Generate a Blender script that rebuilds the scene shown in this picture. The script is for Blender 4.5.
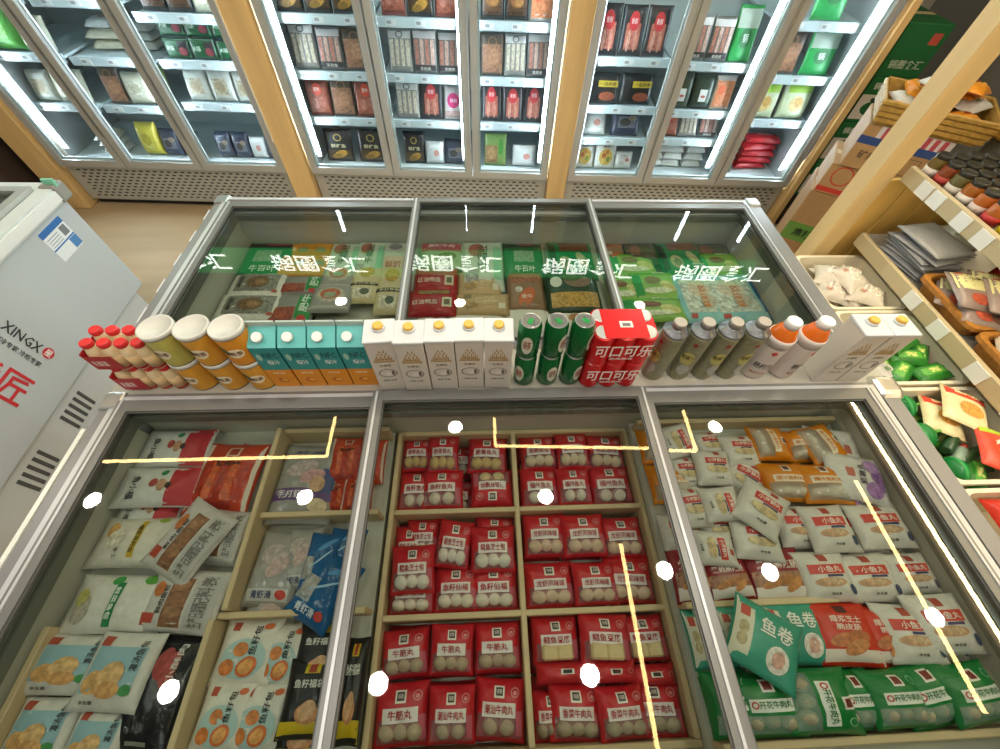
import bpy, bmesh, math, random
from mathutils import Vector, Matrix, Euler

scene = bpy.context.scene
for o in list(bpy.data.objects):
    bpy.data.objects.remove(o)
COL = scene.collection
PI = math.pi
rnd = random.Random(7)

# ------------------------------------------------------------------ camera
def camera_axes(pitch, yaw, roll):
    fwd = Vector((math.sin(yaw) * math.cos(pitch), math.cos(yaw) * math.cos(pitch), -math.sin(pitch)))
    right = Vector((math.cos(yaw), -math.sin(yaw), 0))
    up = right.cross(fwd)
    r2 = right * math.cos(roll) + up * math.sin(roll)
    return r2, r2.cross(fwd), fwd
cd = bpy.data.cameras.new('camera')
cd.sensor_fit = 'HORIZONTAL'; cd.sensor_width = 36.0; cd.lens = 399.0 / 1000 * 36.0
cd.clip_start = 0.02; cd.clip_end = 60
cam = bpy.data.objects.new('camera', cd); COL.objects.link(cam)
r_, u_, f_ = camera_axes(math.radians(55.03), math.radians(4.6), math.radians(2.93))
cam.matrix_world = Matrix(((r_.x, u_.x, -f_.x, 0), (r_.y, u_.y, -f_.y, 0), (r_.z, u_.z, -f_.z, 1.79), (0, 0, 0, 1)))
scene.camera = cam

# ------------------------------------------------------------------ world, lights, exposure
scene.view_settings.view_transform = 'Standard'
scene.view_settings.look = 'None'
scene.view_settings.gamma = 1.0
scene.view_settings.use_curve_mapping = False
scene.view_settings.exposure = 0.0
wd = bpy.data.worlds.new('world'); scene.world = wd; wd.use_nodes = True
wd.node_tree.nodes['Background'].inputs[0].default_value = (0.9, 0.93, 1.0, 1)
wd.node_tree.nodes['Background'].inputs[1].default_value = 0.25
scene.cycles.use_denoising = True
scene.cycles.max_bounces = 8
scene.cycles.transparent_max_bounces = 12
scene.cycles.caustics_reflective = False
scene.cycles.caustics_refractive = False
scene.cycles.sample_clamp_indirect = 4.0

CEIL = 2.9
DOWNLIGHTS = [(-2.81, 1.01), (-1.31, .99), (-1.81, -.11), (-.62, -.12), (-.22, 1.52), (.46, .93), (.61, -.13), (1.96, 1.49),
              (1.21, .41), (1.95, .38), (2.93, .08), (-1.42, 3.0), (-.21, 2.93), (1.66, 2.92), (-2.6, -1.3), (-.4, -1.4), (1.6, -1.3), (-1.2, -2.3), (.9, -2.3)]
DOWN_W = 8.0
LED_FRAMES = [[(-2.9, 1.31), (-1.22, 1.31), (-1.22, 2.62)], [(.10, 2.62), (.10, 1.35), (1.73, 1.28), (1.75, 2.55)], [(.95, .59), (.92, -.9)], [(2.92, 1.0), (2.91, -.4)]]
LED_STRENGTH = 40.0
TUBE_STRENGTH = 85.0

# ------------------------------------------------------------------ materials
def lin(h):
    if isinstance(h, str):
        h = h.lstrip('#'); c = [int(h[i:i + 2], 16) / 255 for i in (0, 2, 4)]
    else:
        c = list(h)
    return tuple((x / 12.92 if x <= .04045 else ((x + .055) / 1.055) ** 2.4) for x in c) + (1,)
MATS = {}
def mat(col, rough=.5, metal=0, coat=0, grain=0, bump=0, scale=30, emit=0, stretch=None):
    key = (col, rough, metal, coat, grain, bump, scale, emit, stretch)
    if key in MATS: return MATS[key]
    m = bpy.data.materials.new('surface_' + str(len(MATS))); m.use_nodes = True
    nt = m.node_tree; b = nt.nodes['Principled BSDF']
    b.inputs['Base Color'].default_value = lin(col)
    b.inputs['Roughness'].default_value = rough; b.inputs['Metallic'].default_value = metal
    b.inputs['Coat Weight'].default_value = coat; b.inputs['Coat Roughness'].default_value = .15
    if emit:
        b.inputs['Emission Color'].default_value = lin(col); b.inputs['Emission Strength'].default_value = emit
    if grain or bump:
        tc = nt.nodes.new('ShaderNodeTexCoord'); mp = nt.nodes.new('ShaderNodeMapping')
        if stretch: mp.inputs['Scale'].default_value = stretch
        nz = nt.nodes.new('ShaderNodeTexNoise'); nz.inputs['Scale'].default_value = scale; nz.inputs['Detail'].default_value = 4
        nt.links.new(tc.outputs['Object'], mp.inputs[0]); nt.links.new(mp.outputs[0], nz.inputs['Vector'])
        if grain:
            rp = nt.nodes.new('ShaderNodeValToRGB'); c = lin(col)
            rp.color_ramp.elements[0].position = .3; rp.color_ramp.elements[1].position = .7
            rp.color_ramp.elements[0].color = tuple(x * (1 - grain) for x in c[:3]) + (1,)
            rp.color_ramp.elements[1].color = tuple(min(1, x * (1 + grain * .6)) for x in c[:3]) + (1,)
            nt.links.new(nz.outputs['Fac'], rp.inputs[0]); nt.links.new(rp.outputs[0], b.inputs['Base Color'])
        if bump:
            bp = nt.nodes.new('ShaderNodeBump'); bp.inputs['Strength'].default_value = bump; bp.inputs['Distance'].default_value = .004
            nt.links.new(nz.outputs['Fac'], bp.inputs['Height']); nt.links.new(bp.outputs[0], b.inputs['Normal'])
    MATS[key] = m
    return m
def clear(col='ffffff', tint='ffffff', fac=.3, rough=.15, bump=0):
    """thin see-through film: part transparent, part glossy coloured plastic"""
    key = ('clear', col, tint, fac, rough, bump)
    if key in MATS: return MATS[key]
    m = bpy.data.materials.new('film_' + str(len(MATS))); m.use_nodes = True
    nt = m.node_tree; b = nt.nodes['Principled BSDF']; out = nt.nodes['Material Output']
    b.inputs['Base Color'].default_value = lin(col); b.inputs['Roughness'].default_value = rough
    t = nt.nodes.new('ShaderNodeBsdfTransparent'); t.inputs[0].default_value = lin(tint)
    mx = nt.nodes.new('ShaderNodeMixShader'); mx.inputs[0].default_value = fac
    nt.links.new(t.outputs[0], mx.inputs[1]); nt.links.new(b.outputs[0], mx.inputs[2]); nt.links.new(mx.outputs[0], out.inputs[0])
    if bump:
        nz = nt.nodes.new('ShaderNodeTexNoise'); nz.inputs['Scale'].default_value = 60
        bp = nt.nodes.new('ShaderNodeBump'); bp.inputs['Strength'].default_value = bump; bp.inputs['Distance'].default_value = .004
        nt.links.new(nz.outputs['Fac'], bp.inputs['Height']); nt.links.new(bp.outputs[0], b.inputs['Normal'])
    MATS[key] = m
    return m
def glass(tint='f4f8f6', ior=1.5, gain=1.0):
    key = ('glass', tint, ior, gain)
    if key in MATS: return MATS[key]
    m = bpy.data.materials.new('glass_' + str(len(MATS))); m.use_nodes = True
    nt = m.node_tree; nt.nodes.remove(nt.nodes['Principled BSDF']); out = nt.nodes['Material Output']
    t = nt.nodes.new('ShaderNodeBsdfTransparent'); t.inputs[0].default_value = lin(tint)
    g = nt.nodes.new('ShaderNodeBsdfGlossy'); g.inputs['Roughness'].default_value = 0.015
    fr = nt.nodes.new('ShaderNodeFresnel'); fr.inputs[0].default_value = ior
    mt = nt.nodes.new('ShaderNodeMath'); mt.operation = 'MULTIPLY'; mt.inputs[1].default_value = gain; mt.use_clamp = True
    mx = nt.nodes.new('ShaderNodeMixShader')
    # one reflecting face per pane: the inner face only lets light through
    ge = nt.nodes.new('ShaderNodeNewGeometry'); iv = nt.nodes.new('ShaderNodeMath'); iv.operation = 'SUBTRACT'; iv.inputs[0].default_value = 1.0
    m2 = nt.nodes.new('ShaderNodeMath'); m2.operation = 'MULTIPLY'
    nt.links.new(ge.outputs['Backfacing'], iv.inputs[1]); nt.links.new(fr.outputs[0], mt.inputs[0]); nt.links.new(mt.outputs[0], m2.inputs[0]); nt.links.new(iv.outputs[0], m2.inputs[1])
    nt.links.new(m2.outputs[0], mx.inputs[0])
    nt.links.new(t.outputs[0], mx.inputs[1]); nt.links.new(g.outputs[0], mx.inputs[2]); nt.links.new(mx.outputs[0], out.inputs[0])
    MATS[key] = m
    return m
def emitter(col, strength):
    key = ('emit', col, strength)
    if key in MATS: return MATS[key]
    m = bpy.data.materials.new('lamp_' + str(len(MATS))); m.use_nodes = True
    nt = m.node_tree; nt.nodes.remove(nt.nodes['Principled BSDF'])
    e = nt.nodes.new('ShaderNodeEmission'); e.inputs[0].default_value = lin(col); e.inputs[1].default_value = strength
    nt.links.new(e.outputs[0], nt.nodes['Material Output'].inputs[0])
    MATS[key] = m
    return m
WOOD = mat('d9b67c', .5, grain=.22, scale=9, stretch=(1, 1, .12))
WOODB = mat('d6bf96', .55, grain=.12, scale=14, stretch=(.2, .2, 1))
STEEL = mat('c9ccce', .28, .85)
ALU = mat('747573', .38, .35)
GREYP = mat('9b9d9b', .45)
DARKG = mat('4c4d49', .5)
WHITEP = mat('e6e8e8', .4)
LINER = mat('c9c7bb', .5)

# ------------------------------------------------------------------ mesh builder
class MB:
    def __init__(s): s.v = []; s.f = []; s.m = []; s.mats = []; s.sm = []
    def slot(s, m):
        if m not in s.mats: s.mats.append(m)
        return s.mats.index(m)
    def add(s, verts, faces, m, smooth=False):
        b = len(s.v); k = s.slot(m); s.v += [tuple(p) for p in verts]
        for f in faces: s.f.append([b + i for i in f]); s.m.append(k); s.sm.append(smooth)
        return s
    def box(s, x0, x1, y0, y1, z0, z1, m, tf=None):
        vs = [Vector((x, y, z)) for z in (z0, z1) for x, y in ((x0, y0), (x1, y0), (x1, y1), (x0, y1))]
        if tf is not None: vs = [tf @ p for p in vs]
        return s.add(vs, [(3, 2, 1, 0), (4, 5, 6, 7), (0, 1, 5, 4), (1, 2, 6, 5), (2, 3, 7, 6), (3, 0, 4, 7)], m)
    def bevel_box(s, x0, x1, y0, y1, z0, z1, m, r=.004, seg=2, tf=None):
        bm = bmesh.new(); bmesh.ops.create_cube(bm, size=1)
        for v in bm.verts: v.co = Vector(((x0 + x1) / 2 + v.co.x * (x1 - x0), (y0 + y1) / 2 + v.co.y * (y1 - y0), (z0 + z1) / 2 + v.co.z * (z1 - z0)))
        bmesh.ops.bevel(bm, geom=list(bm.edges), offset=r, segments=seg, affect='EDGES', profile=.5)
        bm.verts.index_update()
        vs = [v.co.copy() for v in bm.verts]
        if tf is not None: vs = [tf @ p for p in vs]
        s.add(vs, [[v.index for v in f.verts] for f in bm.faces], m); bm.free()
        return s
    def ring(s, x0, x1, y0, y1, w, z0, z1, m):
        s.box(x0, x1, y0, y0 + w, z0, z1, m); s.box(x0, x1, y1 - w, y1, z0, z1, m)
        s.box(x0, x0 + w, y0 + w, y1 - w, z0, z1, m); s.box(x1 - w, x1, y0 + w, y1 - w, z0, z1, m)
        return s
    def lathe(s, prof, n, mfun, c=(0, 0, 0), smooth=True, tf=None):
        """prof [(r,z)]; mfun(i) gives the material of segment i"""
        vs = []
        for r, z in prof:
            for k in range(n):
                a = 2 * PI * k / n; vs.append(Vector((c[0] + r * math.cos(a), c[1] + r * math.sin(a), c[2] + z)))
        if tf is not None: vs = [tf @ p for p in vs]
        b = len(s.v); s.v += [tuple(p) for p in vs]
        for i in range(len(prof) - 1):
            k0 = s.slot(mfun(i) if callable(mfun) else mfun)
            for k in range(n):
                s.f.append([b + i * n + k, b + i * n + (k + 1) % n, b + (i + 1) * n + (k + 1) % n, b + (i + 1) * n + k]); s.m.append(k0); s.sm.append(smooth)
        for i, rev in ((0, True), (len(prof) - 1, False)):
            if prof[i][0] > 1e-5:
                f = [b + i * n + k for k in range(n)]
                s.f.append(f[::-1] if rev else f); s.m.append(s.slot(mfun(max(0, i - 1)) if callable(mfun) else mfun)); s.sm.append(False)
        return s
    def mesh(s, name):
        me = bpy.data.meshes.new(name); me.from_pydata(s.v, [], s.f)
        for m in s.mats: me.materials.append(m)
        me.polygons.foreach_set('material_index', s.m); me.polygons.foreach_set('use_smooth', s.sm)
        me.update()
        return me
def new_obj(name, data, parent=None, loc=None, rot=None, mw=None):
    o = bpy.data.objects.new(name, data); COL.objects.link(o)
    if parent: o.parent = parent
    if mw is not None: o.matrix_world = mw
    if loc is not None: o.location = loc
    if rot is not None: o.rotation_euler = rot
    return o
def tag(o, label, cat, group=None):
    o['label'] = label; o['category'] = cat
    if group: o['group'] = group
    return o
def structure(name, mb):
    o = new_obj(name, mb.mesh(name)); o['kind'] = 'structure'
    return o
def thing(name, label, cat, loc=(0, 0, 0), rz=0, group=None, mw=None):
    o = new_obj(name, None, mw=mw) if mw is not None else new_obj(name, None, loc=loc, rot=(0, 0, rz))
    o.empty_display_size = .05
    return tag(o, label, cat, group)
def part(name, mb, parent): return new_obj(name, mb.mesh(name) if isinstance(mb, MB) else mb, parent)

# ------------------------------------------------------------------ lettering
_font = bpy.data.curves.new('lettering', 'FONT'); _font.resolution_u = 1; _font.offset = .014
_fobj = bpy.data.objects.new('lettering_source', _font); COL.objects.link(_fobj)
TXT = {}
def glyphs(text):
    """centred outline of a text, height of a character = 1"""
    if text in TXT: return TXT[text]
    _font.body = text; dg = bpy.context.evaluated_depsgraph_get(); dg.update()
    ev = _fobj.evaluated_get(dg); me = ev.to_mesh()
    vs = [v.co.copy() for v in me.vertices]; fs = [list(p.vertices) for p in me.polygons]; ev.to_mesh_clear()
    xs = [v.x for v in vs]; ys = [v.y for v in vs]
    cx, cy = (min(xs) + max(xs)) / 2, (min(ys) + max(ys)) / 2
    vs = [(v.x - cx, v.y - cy) for v in vs]
    TXT[text] = (vs, fs, max(xs) - min(xs), max(ys) - min(ys))
    return TXT[text]
def text_mb(text, width, height, m, place, rot=0):
    """place(x,y) maps flat text coordinates to a surface point"""
    vs, fs, w, h = glyphs(text); mb = MB(); c, s_ = math.cos(rot), math.sin(rot)
    sx, sy = width / w, height / h
    mb.add([place(x * sx * c - y * sy * s_, x * sx * s_ + y * sy * c) for x, y in vs], fs, m)
    return mb
# ------------------------------------------------------------------ soft packs: pillow bags with printed panels
def surf(spec, seed):
    r = random.Random(seed); w, h, t = spec['w'], spec['h'], spec['t']
    ph = [(r.uniform(0, 6.3), r.uniform(2, 6), r.uniform(2, 6)) for _ in range(4)]
    e = spec.get('ears', .05); pw = spec.get('pow', .6); wr = spec.get('wr', .0016)
    def P(u, v, off=0.0):
        bu = max(0, 1 - abs(u) ** 2.6) ** pw; bv = max(0, 1 - min(1, abs(v) / .9) ** 3.2) ** pw
        b = bu * bv
        n = sum(math.sin(p + a * u * 2.1 + c * v * 2.3) for p, a, c in ph) / 4
        z = .28 * t + .72 * t * b + wr * n * (b + .25) + off
        x = u * w / 2 * (1 - e * (1 - v * v)); y = v * h / 2 * (1 - e * .7 * (1 - u * u))
        return Vector((x, y, z))
    def Q(u, v):
        p = P(u, v); b = max(0, 1 - abs(u) ** 2.6) ** pw * max(0, 1 - min(1, abs(v) / .9) ** 3.2) ** pw
        return Vector((p.x, p.y, min(p.z - .0008, .28 * t * (1 - b))))
    return P, Q
def body_mesh(spec, P, Q, n=14):
    mb = MB(); base = mat(spec['base'], spec.get('rough', .3), bump=.55, scale=48, grain=.1)
    win = spec.get('win'); wm = clear(spec.get('wincol', 'f0d8d8'), 'ffffff', spec.get('winfac', .42), .2, .3) if win else None
    us = [-1 + 2 * i / n for i in range(n + 1)]
    top = [P(u, v) for v in us for u in us]; bot = [Q(u, v) for v in us for u in us]
    k = n + 1
    fb, fw = [], []
    for j in range(n):
        for i in range(n):
            uc, vc = (us[i] + us[i + 1]) / 2, (us[j] + us[j + 1]) / 2
            f = (j * k + i, j * k + i + 1, (j + 1) * k + i + 1, (j + 1) * k + i)
            (fw if win and win[0] < uc < win[2] and win[1] < vc < win[3] else fb).append(f)
    b0 = k * k
    fbot = [(b0 + j * k + i, b0 + (j + 1) * k + i, b0 + (j + 1) * k + i + 1, b0 + j * k + i + 1) for j in range(n) for i in range(n)]
    rim = []
    for i in range(n):
        rim += [(i, b0 + i, b0 + i + 1, i + 1), (n * k + i, n * k + i + 1, b0 + n * k + i + 1, b0 + n * k + i),
                (i * k, (i + 1) * k, b0 + (i + 1) * k, b0 + i * k), (i * k + n, b0 + i * k + n, b0 + (i + 1) * k + n, (i + 1) * k + n)]
    mb.add(top + bot, fb + fbot + rim, base, True)
    if win:
        s = mb.slot(wm)
        for f in fw: mb.f.append(list(f)); mb.m.append(s); mb.sm.append(True)
    return mb
def patch(P, u0, v0, u1, v1, m, off=.0009, n=7):
    mb = MB(); k = n + 1
    vs = [P(u0 + (u1 - u0) * i / n, v0 + (v1 - v0) * j / n, off) for j in range(k) for i in range(k)]
    return mb.add(vs, [(j * k + i, j * k + i + 1, (j + 1) * k + i + 1, (j + 1) * k + i) for j in range(n) for i in range(n)], m, True)
def blob(P, u, v, ru, rv, m, off=.0014, n=16, inner=0, rot=0):
    mb = MB(); vs = []; fs = []; c, s = math.cos(rot), math.sin(rot)
    rings = [0, .5, 1] if not inner else [inner, 1]
    for q in rings:
        for i in range(n):
            a = 2 * PI * i / n; x, y = ru * q * math.cos(a), rv * q * math.sin(a)
            vs.append(P(u + x * c - y * s, v + x * s + y * c, off))
    for r in range(len(rings) - 1):
        for i in range(n): fs.append((r * n + i, r * n + (i + 1) % n, (r + 1) * n + (i + 1) % n, (r + 1) * n + i))
    return mb.add(vs, fs, m, True)
def ball_mesh(r, col, cube=False):
    key = ('ball', r, col, cube)
    if key in MATS: return MATS[key]
    mb = MB()
    if cube: mb.bevel_box(-r, r, -r, r, -r * .9, r * .9, mat(col, .6, grain=.1, scale=60), r * .25, 1)
    else:
        prof = [(1e-6, -r)] + [(r * math.cos(a), r * math.sin(a)) for a in [math.radians(x) for x in (-60, -30, 0, 30, 60)]] + [(1e-6, r)]
        mb.lathe(prof, 12, mat(col, .6, grain=.1, scale=60))
    MATS[key] = mb.mesh('ball'); return MATS[key]
BUSY = ('window', 'picture', 'skewer', 'crab', 'print_band', 'tofu')
class Proto: pass
def make_pack(spec, seed):
    P, Q = surf(spec, seed); w, h = spec['w'], spec['h']; pr = Proto(); pr.w, pr.h, pr.t = w, h, spec['t']
    pr.parts = [('pouch', body_mesh(spec, P, Q).mesh('pouch'), None, None)]
    flat = lambda u, v, rot=0: None
    for z in spec.get('zones', []):
        u0, v0, u1, v1, c = z[:5]; nm = z[5] if len(z) > 5 else 'printed_panel'
        pr.parts.append((nm, patch(P, u0, v0, u1, v1, mat(c, .3, grain=.5, bump=.5, scale=85) if any(q in nm for q in BUSY) else mat(c, .4), .0009 + .0004 * (len(z) > 6 and z[6] or 0)).mesh(nm), None, None))
    for b in spec.get('blobs', []):
        u, v, ru, rv, c = b[:5]; nm = b[5] if len(b) > 5 else 'food_picture'
        inner = b[6] if len(b) > 6 else 0; rot = b[7] if len(b) > 7 else 0; lv = b[8] if len(b) > 8 else 0
        pr.parts.append((nm, blob(P, u, v, ru, rv, mat(c, .45, grain=.38 if nm == 'food_picture' else 0, scale=95), .0015 + lv * .0004, inner=inner, rot=rot).mesh(nm), None, None))
    for t in spec.get('texts', []):
        s, u, v, tw, th, c = t[:6]; rot = t[6] if len(t) > 6 else 0
        # tw, th as fractions of half width / half height (before rotation)
        if abs(math.sin(rot)) > .7: W, H = tw * h / 2, th * w / 2
        else: W, H = tw * w / 2, th * h / 2
        mbt = text_mb(s, W, H, mat(c, .5), lambda x, y: P(u + x / (w / 2), v + y / (h / 2), .0026), rot)
        pr.parts.append(('lettering', mbt.mesh('lettering'), None, None))
    for b in spec.get('balls', []):
        u, v, r, c = b[:4]; p = P(u, v)
        nm = spec.get('content', 'fish_ball')
        pr.parts.append((nm, ball_mesh(r, c, len(b) > 4), Vector((p.x, p.y, max(r * .95, p.z - r * 1.02))), None))
    return pr
SPECS = {}; PROTOS = {}
def proto(kind, var=0):
    if (kind, var) not in PROTOS: PROTOS[(kind, var)] = make_pack(SPECS[kind], hash_seed(kind) + var)
    return PROTOS[(kind, var)]
def hash_seed(s): return sum((i + 1) * ord(c) for i, c in enumerate(s))
def place(pr, name, mw, label, cat, group=None):
    root = thing(name, label, cat, mw=mw, group=group)
    for nm, me, loc, rot in pr.parts:
        new_obj(nm, me, root, loc=loc)
    return root
def lay(kind, x, y, z, w, h, rot, tx, ty, label, cat, group, name='frozen_food_bag', var=0):
    pr = proto(kind, var)
    M = Matrix.Translation((x, y, z)) @ Matrix.Rotation(math.radians(rot), 4, 'Z') @ Matrix.Rotation(math.radians(tx), 4, 'X') @ Matrix.Rotation(math.radians(ty), 4, 'Y') @ Matrix.Diagonal((w / pr.w, h / pr.h, 1, 1))
    return place(pr, name, M, label, cat, group)

LOGO = lambda u, v, s, k='3a2a28': [(u - s, v - s, u + s, v + s, 'ece6dd', 'logo_panel'), (u - s * .68, v - s * .62, u + s * .68, v + s * .74, k, 'logo_mark', 1)]
def red(text, ball='e2d9c4', n=3, cube=False):
    pos = [(-.48, -.5), (.0, -.47), (.47, -.52)] if n == 3 else [(-.32, -.5), (.3, -.5)]
    return dict(w=.12, h=.125, t=.034, base='c6232d', win=(-.86, -.8, .86, -.2), wincol='c98a90', winfac=.4,
        zones=[(-.68, -.24, .64, .22, 'e8e0dc', 'name_panel'), (.66, -.78, .9, -.02, 'c05d6c', 'pink_strip')] + LOGO(-.02, .56, .2),
        blobs=[(.6, .56, .17, .17, 'd8888a', 'round_seal', .78), (.6, .54, .08, .07, 'd8888a', 'round_seal')],
        texts=[(text, -.02, 0, 1.14 if len(text) > 3 else .9, .3, 'a5141f'), ('锅圈', -.02, .58, .2, .16, 'd8ccc4')],
        balls=[(u, v, .0195, ball) + ((1,) if cube else ()) for u, v in pos])
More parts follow.
